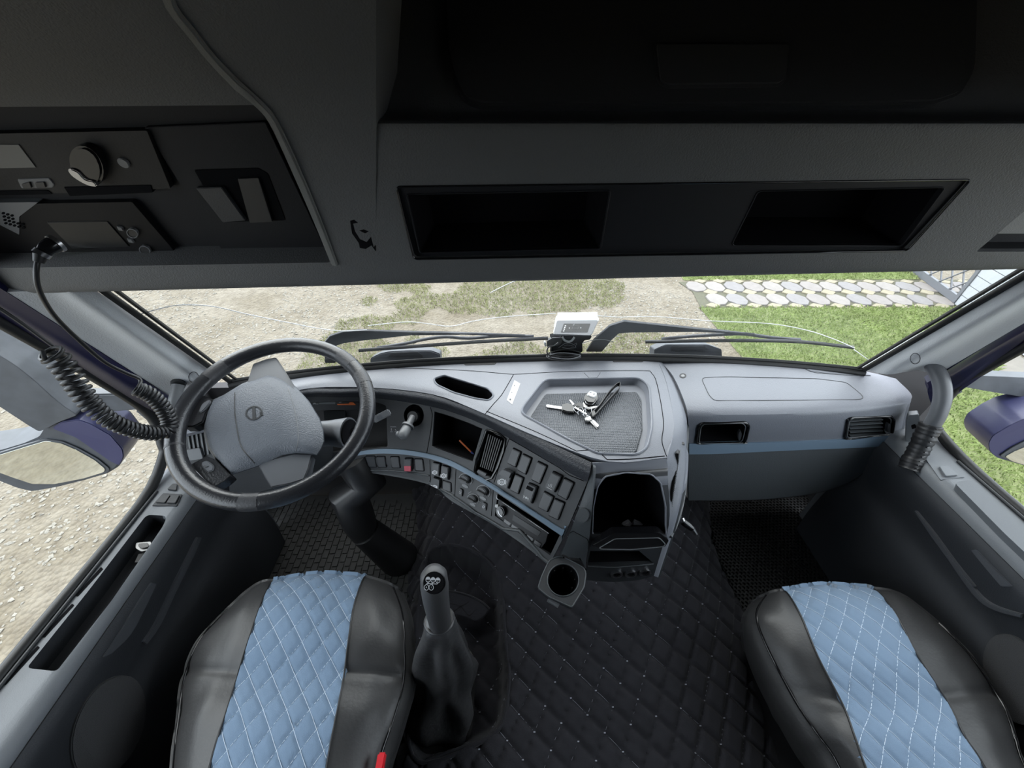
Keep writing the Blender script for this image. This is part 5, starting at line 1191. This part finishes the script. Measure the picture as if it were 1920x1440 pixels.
for a in (KGm((440, 316), (580, 322)), KGm((455, 300), (455, 316)), KGm((515, 305), (515, 330)), KGm((580, 308), (580, 322)), KGm((440, 316), (436, 330))): symline(a, S_kn, 0.0036, gear, r=0.0006, name='shift_line')
secs = []
for i, (u, v, z, rx, ry, e) in enumerate([(824, 1160, .60, .030, .030, 2), (824, 1168, .585, .034, .034, 2), (826, 1182, .55, .040, .038, 2), (829, 1205, .49, .052, .048, 2.2), (832, 1235, .40, .060, .056, 2.3), (831, 1262, .31, .066, .07, 2.5), (830, 1285, .23, .083, .085, 3), (830, 1300, .16, .086, .105, 3.2), (829, 1305, .115, .088, .118, 3.5)]):
    c = PZ(u, v, z); q = ringpts(c, Vector((1, 0, 0)), Vector((0, 1, 0)), rx, ry, 40, e); am = 0.0 if i == 0 else 0.14+0.2*(2 < i < 7)
    secs.append([p+(p-c)*am*(noise.noise(Vector((p.x*30, p.y*30, i*.55)))+0.5*math.sin(math.atan2(p.y-c.y, p.x-c.x)*5+i*0.8)) for p in q])
Gbt = [crom([s[j] for s in secs], 4) for j in range(40)]
secs2 = [[Gbt[j][i] for j in range(40)] for i in range(len(Gbt[0]))]
rings('leather_boot', secs2, M_gboot, gear, smooth=70)
tube('boot_collar', ringpts(PZ(824, 1163, .592), ex, ey, .031, .031, 24), 0.004, M_gboot, gear, seg=8, closed=True)
rings('boot_frame', [ringpts(PZ(829, 1303, .112), Vector((1, 0, 0)), Vector((0, 1, 0)), r*0.85, r*1.12, 40, 4) for r in (.112, .116, .116)][:1]+[ringpts(PZ(829, 1303, .125), Vector((1, 0, 0)), Vector((0, 1, 0)), .095, .125, 40, 4)], M_black, gear)

# passenger honeycomb mat
hex_ = thing('honeycomb_mat', (1.0, .6, .077), 'black honeycomb foam mat on the passenger floor', 'mat')
hp = [PZ(u, v, .085) for u, v in ((1316, 930), (1560, 925), (1600, 1010), (1640, 1110), (1600, 1180), (1440, 1210), (1400, 1170), (1345, 1040))]
mk('mat_base', *prism([Vector((p.x, p.y, .082)) for p in hp], Vector((0, 0, 1)), .001, .004), M_eva, hex_)
hv, hf = [], []; rh = .0085; hpo = [(p.x, p.y) for p in hp]
xs, ys = [p[0] for p in hpo], [p[1] for p in hpo]; jy = 0; y = min(ys)
while y < max(ys):
    x = min(xs)+(rh*.866 if jy % 2 else 0)
    while x < max(xs):
        if inpoly(np.array([x]), np.array([y]), hpo)[0]:
            b0 = len(hv)
            for rr, zz in ((rh, .090), (rh*.68, .090), (rh*.6, .0832)):
                for q in range(6): hv.append((x+rr*math.cos(math.pi/6+q*math.pi/3), y+rr*math.sin(math.pi/6+q*math.pi/3), zz))
            for q in range(6):
                w = (q+1) % 6; hf += [(b0+q, b0+w, b0+6+w, b0+6+q), (b0+6+q, b0+6+w, b0+12+w, b0+12+q)]
        x += rh*1.732
    y += rh*1.5; jy += 1
tag(mknp('honeycomb_cells', hv, hf, M_eva, hex_), None, None, None, 'stuff')
# driver rubber mat of small ribs
dm = thing('rubber_mat', (-.5, .6, .077), 'dark ribbed rubber mat on the driver floor', 'mat')
dp = [PZ(u, v, .085) for u, v in ((470, 930), (800, 945), (795, 1050), (750, 1150), (600, 1180), (470, 1090))]
mk('mat_base', *prism([Vector((p.x, p.y, .082)) for p in dp], Vector((0, 0, 1)), .001, .004), M_floor, dm)
hv, hf = [], []; dpo = [(p.x, p.y) for p in dp]
for ix in range(60):
    for iy in range(60):
        x, y = -1.0+ix*.024, .2+iy*.034+(.017 if ix % 2 else 0)
        if inpoly(np.array([x]), np.array([y]), dpo)[0]:
            v, f = prism([Vector((x+a*.0095, y+b*.0145, .085)) for a, b in ((-1, -1), (1, -1), (1, 1), (-1, 1))], Vector((0, 0, 1)), .0025, .001); hf += [tuple(k+len(hv) for k in q) for q in f]; hv += v
tag(mk('mat_ribs', hv, hf, M_floor, dm, smooth=0), None, None, None, 'stuff')

# ================================================================== CUP HOLDER, PLUG, STICKER
S_cup = Surf(plane=(PZ(1055, 1088, .568), Vector((0, -.12, 1)).normalized()))
cupo = rnd(K2((300, 1015), (345, 985), (400, 968), (590, 1068), (606, 1115), (590, 1225), (490, 1392), (300, 1305), (213, 1232), (240, 1145)), 5)
ch = thing('cup_holder', S_cup.at(1055, 1088)[0]-Vector((0, 0, .06)), 'fold-out grey cup holder beside the radio under the console wing', 'cup holder')
hole = ppoly(*K2((418, 1168))[0], 29.5, 30.5, 32)
Pc, nc = on(dense(cupo, 12), S_cup); V, Fc = boolcut(*prism(Pc, nc, 0.0, 0.02), [hole], S_cup, 0.05)
mk('holder_plate', V, Fc, M_fascia, ch, bevel=0.0)
pocket('holder_well', hole, S_cup, 0.055, M_pit, ch, fs=0.82)
line('holder_rim', hole+[hole[0]], S_cup, 0.0016, M_lower, ch, n=1, lift=0.0004)
line('holder_edge', cupo+[cupo[0]], S_cup, 0.0018, M_lower, ch, n=1)
c0 = K2((418, 1168))[0]
for i in range(5):
    a = -2.3+i*0.75; u, v = c0[0]+23*math.cos(a), c0[1]+23*math.sin(a); p, n = S_cup.at(u, v); box('spring_tab', p-n*0.022, (.003, .003, .035), M_gloss, ch, bevel=0.0006)
tube('catch', [PZ(1028, 1122, .545), PZ(1048, 1134, .54)], 0.008, M_silver, ch, seg=12)
pl = thing('lighter_plug', PZ(1290, 992, .40), 'black charger plug with chrome tip hanging beside the console net', 'plug')
pA, pB, pC, pD_ = [PD(u, v, 1.13) for u, v in K2((1385, 655), (1395, 685), (1475, 745), (1510, 795))]
tube('plug_neck', [pA, pB], [.008, .010], M_chrome, pl, seg=14); tube('plug_body', [pB, pB.lerp(pC, .5), pC], [.0105, .0115, .009], M_gloss, pl, seg=16); tube('plug_tip', [pC, pC.lerp(pD_, .5), pD_], [.008, .006, .004], M_chrome, pl, seg=14)
tube('plug_cord', crom([pA, pA+Vector((-.02, .02, .01)), pA+Vector((-.05, .06, -.01))], 4), .0025, M_black, pl, seg=6)
stk = tag(plate('paper_label', K4((118, 350), (172, 382), (98, 570), (48, 530)), S_top, 0.0008, M_white, None, bev=0), 'narrow white label stuck beside the dashboard tray', 'label')
for c in ((80, 525), (95, 460), (118, 400)): plate('label_mark', ppoly(*K4(c)[0], 1.6 if c[0] == 80 else .8, 1.6 if c[0] == 80 else .8, 8), S_top, 0.0012, M_fascia, stk, bev=0)

# ================================================================== KEYS ON THE TRAY
def ribbon(name, pts, S, h, th, m, parent, lift=0.0, n=6):
    q = crom([Vector((u, v, 0)) for u, v in pts], n); P = [S.at(w.x, w.y) for w in q]; V, Fc = [], []
    for i, (p, nn) in enumerate(P):
        t = (P[min(i+1, len(P)-1)][0]-P[max(i-1, 0)][0]).normalized(); s = t.cross(nn)*th/2; z0 = p+nn*lift; V += [z0+s, z0-s, z0-s+nn*h, z0+s+nn*h]
    for i in range(len(P)-1):
        for k in range(4): Fc.append((i*4+k, i*4+(k+1) % 4, (i+1)*4+(k+1) % 4, (i+1)*4+k))
    Fc += [(3, 2, 1, 0), tuple(len(V)-4+k for k in range(4))]
    return mk(name, V, Fc, m, parent, smooth=50)
keys = thing('key_bunch', S_tray.at(1100, 770)[0], 'bunch of keys with black strap and remote lying on the dashboard tray', 'keys')
plate('key_blade', K4((405, 580), (425, 580), (545, 597), (540, 622), (415, 604), (402, 594)), S_tray, 0.005, M_chrome, keys, dip=-.002, bev=0.0006)
plate('key_head', K4((545, 588), (590, 575), (640, 590), (662, 625), (650, 660), (590, 655), (540, 640)), S_tray, 0.011, M_gloss, keys, r=2, dip=0, bev=0.002)
plate('key_blade', K4((605, 550), (622, 552), (655, 590), (640, 600)), S_tray, 0.012, M_chrome, keys, dip=-.008, bev=0.0006)
plate('key_head', K4((650, 600), (690, 570), (735, 585), (735, 625), (690, 640)), S_tray, 0.012, M_black, keys, r=2, dip=0, bev=0.002)
fob = plate('remote_fob', K4((750, 510), (790, 478), (858, 500), (862, 545), (830, 590), (770, 585), (735, 555)), S_tray, 0.016, M_gloss, keys, r=3, dip=0, bev=0.003)
plate('fob_shell', K4((768, 505), (795, 480), (855, 500), (850, 535), (825, 550), (762, 525)), S_tray, 0.019, M_white, fob, r=3, dip=-.012, bev=0.002)
for c in ((795, 500), (825, 515)): plate('fob_mark', K4((c[0]-8, c[1]), (c[0]+8, c[1]-5), (c[0]+10, c[1]+2), (c[0]-6, c[1]+7)), S_tray, 0.0195, M_silver, fob, bev=0)
plate('steel_tab', K4((735, 560), (775, 600), (865, 598), (860, 612), (780, 632), (725, 600)), S_tray, 0.008, M_steel, keys, dip=-.004, bev=0.0008)
for c, rx, ry, rot in (((690, 640), 9, 6, .3), ((770, 660), 7, 10, .5), ((720, 660), 8, 5, -.4), ((790, 575), 8, 4, .2)):
    u, v = K4(c)[0]; line('key_ring', [(u+rx*math.cos(g)*math.cos(rot)-ry*math.sin(g)*math.sin(rot), v+rx*math.cos(g)*math.sin(rot)+ry*math.sin(g)*math.cos(rot)) for g in [i*0.5236 for i in range(13)]], S_tray, 0.0013, M_chrome, keys, lift=0.012, n=2)
for i in range(5): plate('chain_link', ppoly(*K4((665+i*22, 625+i*13))[0], 3.0, 1.7, 10, .6), S_tray, 0.013, M_chrome, keys, dip=-.009, bev=0.0006)
plate('split_joint', ppoly(*K4((775, 715))[0], 6, 6, 12), S_tray, 0.012, M_steel, keys, dip=0, bev=0.002)
plate('key_blade', K4((800, 710), (815, 705), (875, 765), (865, 785), (850, 780)), S_tray, 0.006, M_chrome, keys, dip=-.003, bev=0.0006)
plate('key_blade', K4((790, 725), (805, 720), (868, 778), (858, 795)), S_tray, 0.004, M_steel, keys, dip=-.001, bev=0.0006)
ribbon('strap', K4((812, 668), (880, 600), (950, 500), (1010, 430), (1052, 402), (1062, 415), (1050, 455), (1000, 510), (920, 600), (840, 690)), S_tray, 0.015, 0.0022, M_black, keys, lift=0.001)
plate('strap_clamp', K4((800, 665), (830, 650), (845, 690), (815, 712)), S_tray, 0.016, M_gloss, keys, dip=0, bev=0.001)

# ================================================================== TRACKER ON THE DASH
KD = crop(980, 560, 9.6)
dev = thing('tracker_device', PZ(1062, 674, .80), 'white box device with dark screen on a black stand at the windscreen foot', 'device')
def hexa(name, fr_px, tf, back, m, parent, bevel=0.003):
    P = [PD(u, v, t) for (u, v), t in zip(fr_px, tf)]; B_ = [p+back for p in P]
    return mk(name, P+B_, [(0, 1, 2, 3), (7, 6, 5, 4), (0, 4, 5, 1), (1, 5, 6, 2), (2, 6, 7, 3), (3, 7, 4, 0)], m, parent, bevel=bevel, segs=3)
ft = KD((602, 385), (1383, 380), (1248, 668), (538, 645)); td = [1.235, 1.235, 1.205, 1.205]
pA_ = PD(*ft[0], td[0]); pBk = PD(*KD((620, 235))[0], 1.275); bk_ = pBk-pA_
hexa('front_shell', ft, td, bk_*0.3, M_white, dev, 0.004)
ft2 = [(u, v-5.5) for u, v in ft]; hexa('rear_shell', [(u, v) for u, v in KD((600, 340), (1370, 335), (1245, 620), (545, 600))], [1.25, 1.25, 1.22, 1.22], bk_*0.68, M_white, dev, 0.004)
Pd = [PD(*q, t) for q, t in zip(ft, td)]; nd = (Pd[1]-Pd[0]).cross(Pd[3]-Pd[0]).normalized(); S_d = Surf(plane=(Pd[0], nd))
nd = nd if nd.dot(CAM-Pd[0]) > 0 else -nd
plate('face_panel', inset(ft, 0.95), S_d, 0.0005, mat('device_grey_face', (0.125, 0.13, 0.14), 0.5), dev, r=4, bev=0.0003)
scd = plate('screen', KD((740, 452), (1222, 452), (1165, 610), (685, 610)), S_d, 0.001, M_display, dev, r=1.5, bev=0)
for i in range(4): plate('indicator', ppoly(*KD((768-i*10, 492+i*31))[0], 1.3, 1.1, 8), S_d, 0.0014, M_print, scd, bev=0)
line('icon', KD((905, 505), (990, 505), (1000, 520), (985, 560), (900, 560), (890, 545), (905, 505)), S_d, 0.0004, M_silver, scd, lift=0.0012, n=1)
for c in ((840, 533), (1045, 530)): plate('icon', ppoly(*KD(c)[0], .9, .9, 6), S_d, 0.0014, M_print, scd, bev=0)
for i in range(8): symline(KD((770+i*48, 590), (785+i*48, 605)), S_d, 0.0012, scd, M_silver, 0.0003)
line('icon', KD((905, 488), (925, 465), (935, 460)), S_d, 0.0004, M_print, scd, lift=0.0012, n=2)
S_st = Surf(plane=(PZ(1062, 664, .80), Vector((0, -1, .25)).normalized()))
plate('stand', KD((500, 665), (700, 640), (1235, 650), (1190, 715), (1100, 720), (1058, 790), (1065, 920), (1010, 965), (500, 985), (510, 850)), S_st, 0.015, M_pit, dev, dip=0.02, r=2, bev=0.003)
plate('clip', KD((430, 725), (520, 668), (690, 655), (690, 740), (650, 800), (430, 838)), S_st, 0.024, M_black, dev, dip=0.0, r=2, bev=0.004)
plate('clip_tip', KD((372, 775), (385, 740), (410, 750), (425, 835), (395, 835)), S_st, 0.02, M_white, dev, dip=0.0, bev=0.002)
ribbon('white_hook', KD((700, 660), (740, 715), (810, 742), (870, 720), (915, 662)), S_st, 0.004, 0.006, M_white, dev, lift=0.016)
symline(KD((635, 852), (690, 815), (750, 778), (820, 768), (880, 785), (905, 800), (950, 768), (955, 800), (925, 818), (948, 848), (860, 860), (790, 868), (700, 850)), S_st, 0.0155, dev, M_print, 0.0004, 'outline_print')
symline(KD((735, 820), (790, 805), (850, 815), (900, 830)), S_st, 0.0155, dev, M_print, 0.0003, 'outline_print')
for i, (cx, cy, rx, ry, m_) in enumerate(((742, 1020, 320, 70, M_black), (760, 1000, 300, 55, M_black), (735, 1045, 305, 65, M_black), (770, 985, 270, 62, M_black), (750, 1030, 290, 50, M_silver))):
    P = []
    for g in range(28):
        a = 2*math.pi*g/28; u, v = KD((cx+rx*math.cos(a), cy+ry*math.sin(a)+math.sin(3*a+i)*6))[0]
        P.append(PZ(u, v, .806+.006*i))
    tube('cable_loop', P, 0.0022 if i < 4 else 0.0016, m_, dev, seg=6, closed=True)
tube('cable', crom([PD(u, v, 1.22) for u, v in KD((640, 790), (560, 850), (470, 870), (440, 930), (450, 1000), (520, 1050))], 5), 0.0022, M_black, dev, seg=6)
for a in (KD((1250, 670), (1350, 650), (1480, 645), (1620, 655), (1740, 690)), KD((1070, 805), (1200, 760), (1330, 740), (1470, 738), (1640, 775))):
    tube('white_wire', crom([PD(u, v, 1.24) for u, v in a], 4), 0.0012, M_white, dev, seg=5)

# ================================================================== RADIO CORD
def helix(pts, rads, turns_per, wire, name, m, parent, steps=12):
    C_ = crom(pts, 16); n = len(C_); L = [0]
    for a, b in zip(C_[:-1], C_[1:]): L.append(L[-1]+(b-a).length)
    tot = L[-1]; P = []; up = Vector((0, 0, 1)); N_ = int(sum((L[i+1]-L[i])*turns_per(i/n) for i in range(n-1))*steps); ang = 0; i = 0
    fr = []
    for j in range(n):
        t = (C_[min(j+1, n-1)]-C_[max(j-1, 0)]).normalized(); a = (up-t*up.dot(t)).normalized(); up = a; fr.append((a, t.cross(a)))
    d = 0.0
    while d < tot:
        while i < n-2 and L[i+1] < d: i += 1
        f = (d-L[i])/(L[i+1]-L[i]+1e-9); x = (i+f)/n; p = C_[i].lerp(C_[i+1], f); a, b = fr[i]
        r = rads(x); P.append(p+a*r*math.cos(ang)+b*r*math.sin(ang)); tp = turns_per(x); d += 1/(tp*steps); ang += 2*math.pi/steps
    return tube(name, P, wire, m, parent, seg=6)
cord = thing('coiled_cord', PX(90, 480, -.80), 'black coiled radio cord hanging from the overhead radio beside the wheel', 'cord')
lead = [PX(u, v, x) for u, v, x in ((72, 480, -.72), (68, 515, -.73), (76, 550, -.75), (102, 592, -.78), (145, 635, -.80), (195, 678, -.81), (238, 700, -.805), (258, 708, -.80), (264, 716, -.795), (258, 728, -.79))]
tube('straight_lead', crom(lead, 5), 0.0036, M_black, cord, seg=8)
path_ = [PX(u, v, x) for u, v, x in ((256, 728, -.785), (282, 741, -.775), (305, 764, -.765), (318, 790, -.76), (312, 808, -.762), (285, 812, -.77), (250, 806, -.78), (215, 793, -.79), (185, 772, -.80), (160, 745, -.81), (138, 713, -.82), (116, 682, -.83), (92, 661, -.835), (78, 658, -.84))]
helix(path_, lambda x: 0.0135 if x < .55 else 0.0135+0.004*min(1, (x-.55)/.3), lambda x: (120 if x < .45 else 120-(x-.45)/.55*62), 0.0036, 'coil', M_black, cord)
tube('straight_lead', crom([PX(u, v, x) for u, v, x in ((108, 656, -.845), (98, 648, -.85), (60, 620, -.86), (20, 592, -.87), (-30, 560, -.88))], 4), 0.003, M_black, cord, seg=8)
p = [PX(u, v, x) for u, v, x in ((72, 492, -.72), (76, 478, -.717), (88, 466, -.71), (102, 458, -.705), (118, 450, -.70))]
tube('plug_sleeve', [p[0], p[1]], [.006, .0085], M_black, cord, seg=14); tube('plug_ring', [p[1], p[1].lerp(p[2], .5)], [.0105, .0105], M_chrome, cord, seg=18)
tube('plug_shell', [p[1].lerp(p[2], .5), p[2], p[3]], [.009, .011, .012], M_gloss, cord, seg=18); tube('plug_ring', [p[3], p[3].lerp(p[4], .4)], [.0135, .0135], M_chrome, cord, seg=18)

# ================================================================== GRAB HANDLES
gh = thing('grab_handle', PX(1720, 880, 1.17), 'grey grab handle with black laced sleeve at the passenger door pillar', 'handle')
hpth = [PX(u, v, 1.2) for u, v in ((1748, 683), (1757, 697), (1766, 720), (1767, 748), (1758, 778), (1744, 802))]
tube('handle_bar', crom(hpth, 5), 0.0205, mat('handle_grey_plastic', (0.09, 0.094, 0.102), 0.4), gh, seg=16, squash=0.85)
sl_ = [PX(u, v, x) for u, v, x in ((1746, 796, 1.2), (1736, 815, 1.195), (1724, 840, 1.19), (1712, 862, 1.18), (1704, 880, 1.17))]
q = crom(sl_, 8); tube('laced_sleeve', q, [.0245+.0012*math.sin(i*2.2)+.003*noise.noise(p*60) for i, p in enumerate(q)], M_black, gh, seg=18)
for i in range(2, len(q)-2, 3): tube('lace', [q[i]+CR*.012-CF*.02, q[i+1]-CR*.008-CF*.025], 0.0018, M_black, gh, seg=5)
S_gh = Surf(plane=(PX(1715, 800, 1.2), Vector((-.6, -.8, .1)).normalized()))
plate('mounting_bracket', crop(1240, 640, 3.4286)((1590, 470), (1655, 465), (1665, 560), (1635, 580), (1600, 640), (1570, 660), (1575, 520)), S_gh, 0.004, M_ledge, gh, r=3, dip=0.02)
plate('bracket_slot', crop(1240, 640, 3.4286)((1603, 535), (1630, 525), (1640, 550), (1610, 560)), S_gh, 0.005, M_pit, gh, r=2, bev=0)
gh2 = thing('grab_handle', PX(330, 765, -.9), 'short grey grab handle behind the wheel at the driver pillar', 'handle')
tube('handle_bar', crom([PX(u, v, -.885) for u, v in ((334, 722), (330, 740), (325, 762), (322, 785))], 4), 0.014, M_silver, gh2, seg=14)
tube('handle_foot', [PX(335, 716, -.9), PX(334, 724, -.887)], [.018, .015], M_fascia, gh2, seg=14)

# ================================================================== OUTSIDE MIRRORS AND WIPERS
K6 = crop(0, 640, 4.8); K7 = crop(1560, 480, 5.3333)
ml = thing('door_mirror', PX(120, 900, -1.3), 'grey and blue wing mirror outside the driver window', 'mirror', 'wing mirrors')
S_ma = Surf(plane=(PX(180, 760, -1.2), Vector((0.25, -1, .25)).normalized()))
plate('arm', K6((470, 500), (520, 480), (800, 480), (1150, 470), (1275, 545), (1300, 600), (1230, 620), (820, 650), (560, 690), (430, 640)), S_ma, 0.0, M_mir, ml, r=4, dip=0.05, bev=0.006)
plate('arm_foot', K6((1200, 640), (1340, 615), (1415, 690), (1380, 718), (1300, 724)), S_ma, -0.01, M_mir, ml, r=3, dip=0.05, bev=0.005)
S_mm = Surf(plane=(PX(120, 850, -1.32), Vector((.22, -1, .05)).normalized()))
plate('upper_shell', K6((-500, -230), (-200, -60), (0, 85), (180, 200), (330, 320), (480, 460), (600, 560), (720, 640), (560, 700), (440, 760), (380, 790), (280, 730), (0, 545), (-500, 250)), S_mm, 0.012, M_mir, ml, r=6, dip=0.09, bev=0.012)
outl = K6((-450, 1060), (0, 990), (200, 930), (340, 870), (390, 790), (470, 730), (590, 705), (720, 690), (850, 738), (1010, 830), (1115, 955), (1125, 1030), (1065, 1135), (960, 1200), (750, 1262), (500, 1325), (290, 1362), (150, 1330), (0, 1272), (-450, 1080))
plate('housing', outl, S_mm, 0.0, M_mir, ml, r=5, dip=0.11, bev=0.02)
plate('housing_cover', K6((560, 712), (720, 688), (850, 736), (1010, 828), (1118, 955), (1128, 1030), (1085, 1105), (1000, 1065), (850, 960), (690, 850), (560, 800), (480, 770)), S_mm, 0.008, M_mirblue, ml, r=5, dip=0.10, bev=0.012)
glo = K6((-440, 1070), (0, 1012), (250, 935), (420, 885), (560, 905), (700, 965), (860, 1055), (955, 1135), (945, 1165), (760, 1222), (500, 1272), (300, 1270), (120, 1210), (0, 1165))
plate('mirror_frame', inset(glo, 1.07), S_mm, 0.004, M_mir, ml, r=4, bev=0.003)
plate('mirror_glass', glo, S_mm, 0.006, M_mirglass, ml, r=4, bev=0.0005)
mr = thing('door_mirror', PX(1900, 840, 1.6), 'grey and blue wing mirror outside the passenger window', 'mirror', 'wing mirrors')
S_mb = Surf(plane=(PX(1870, 730, 1.55), Vector((-.25, -1, .25)).normalized()))
plate('arm', K7((1440, 1198), (1700, 1206), (2100, 1225), (2500, 1240), (2500, 1460), (2100, 1430), (1920, 1412), (1600, 1360), (1320, 1310)), S_mb, 0.0, M_mir, mr, r=4, dip=0.05, bev=0.006)
plate('arm_foot', K7((1160, 1420), (1290, 1328), (1340, 1375), (1215, 1440)), S_mb, -0.01, M_mir, mr, r=3, dip=0.05, bev=0.004)
S_mc = Surf(plane=(PX(1890, 840, 1.6), Vector((-.22, -1, .05)).normalized()))
plate('housing', KR((1598, 150), (1640, 80), (1790, -10), (1920, -70), (2500, -200), (2500, 500), (1920, 348), (1790, 312), (1680, 282), (1612, 225)), S_mc, 0.0, M_mirblue, mr, r=6, dip=0.11, bev=0.02)
plate('mirror_frame', KR((1690, 255), (1800, 180), (1920, 120), (2480, -60), (2480, 480), (1920, 345), (1790, 306)), S_mc, 0.004, M_mir, mr, r=5, bev=0.003)
plate('mirror_glass', KR((1735, 258), (1820, 210), (1920, 168), (2450, 0), (2450, 440), (1920, 335), (1800, 300)), S_mc, 0.006, M_mirglass, mr, r=5, bev=0.0005)
KwA = crop(540, 490, 1920/520); KwB = crop(1000, 490, 3.0)
S_wo = Off(S_ws, .035)
def wiper(label, arm, rod, blade, bracket):
    w = thing('windscreen_wiper', S_wo.at(*arm[0])[0], label, 'wiper', 'windscreen wipers')
    plate('wiper_arm', arm, S_wo, 0.003, M_wiper, w, r=2, dip=0.005, bev=0.002)
    line('arm_rod', rod, S_wo, 0.005, M_wiper, w, n=3); line('blade_carrier', bracket, S_wo, 0.006, M_wiper, w, n=3)
    line('rubber_blade', blade, Off(S_ws, .014), 0.0045, M_rubber, w, n=4); line('blade_spine', [(u, v-2.5) for u, v in blade], Off(S_ws, .02), 0.003, M_wiper, w, n=4)
wiper('left windscreen wiper lying outside the glass behind the wheel', KwA((255, 700), (252, 560), (290, 515), (380, 485), (500, 476), (860, 488), (1190, 494), (1195, 505), (860, 507), (500, 547), (390, 562), (335, 580), (330, 700)),
      KwA((860, 497), (1190, 498), (1640, 515)), KwA((490, 620), (900, 590), (1350, 558), (1800, 535)), KwA((620, 600), (830, 565), (940, 540), (1090, 522), (1250, 532), (1480, 515), (1700, 520)))
wiper('right windscreen wiper lying outside the glass beyond the white device', KwB((295, 505), (340, 440), (430, 360), (510, 335), (600, 345), (900, 376), (1105, 394), (1105, 402), (900, 393), (560, 396), (480, 402), (440, 440), (385, 505)),
      KwB((900, 384), (1100, 398), (1240, 412)), KwB((630, 455), (900, 450), (1200, 448), (1500, 455), (1800, 487)), KwB((720, 437), (900, 420), (1050, 412), (1180, 408), (1350, 430), (1500, 440)))
tag(box('trim_6', (0.06, 1.145, .66), (1.3, .1, .03), M_mir, bevel=0.01), 'grey cowl panel outside below the windscreen', None, None, 'structure')
for lb_, K_, out, inn in (('left grey marker pod below the windscreen outside', KwA, [(560, 860), (570, 670), (640, 637), (700, 625), (830, 618), (990, 618), (1050, 640), (1060, 860)], [(690, 660), (720, 632), (900, 625), (935, 650), (935, 665)]),
                          ('right grey marker pod below the windscreen outside', KwB, [(670, 660), (682, 495), (745, 468), (980, 468), (1060, 495), (1070, 660)], [(770, 500), (785, 477), (960, 475), (985, 498)])):
    S_pd = Surf(plane=(PY(*K_(out[3])[0], 1.14), Vector((0, -1, .35)).normalized()))
    pod = thing('marker_pod', S_pd.at(*K_(out[0])[0])[0], lb_, 'pod', 'pods below the windscreen')
    plate('pod_body', K_(*out), S_pd, 0.0, M_mir, pod, r=3, dip=0.05, bev=0.006); plate('pod_lens', K_(*inn), S_pd, 0.003, M_fascia, pod, r=3, bev=0.001)
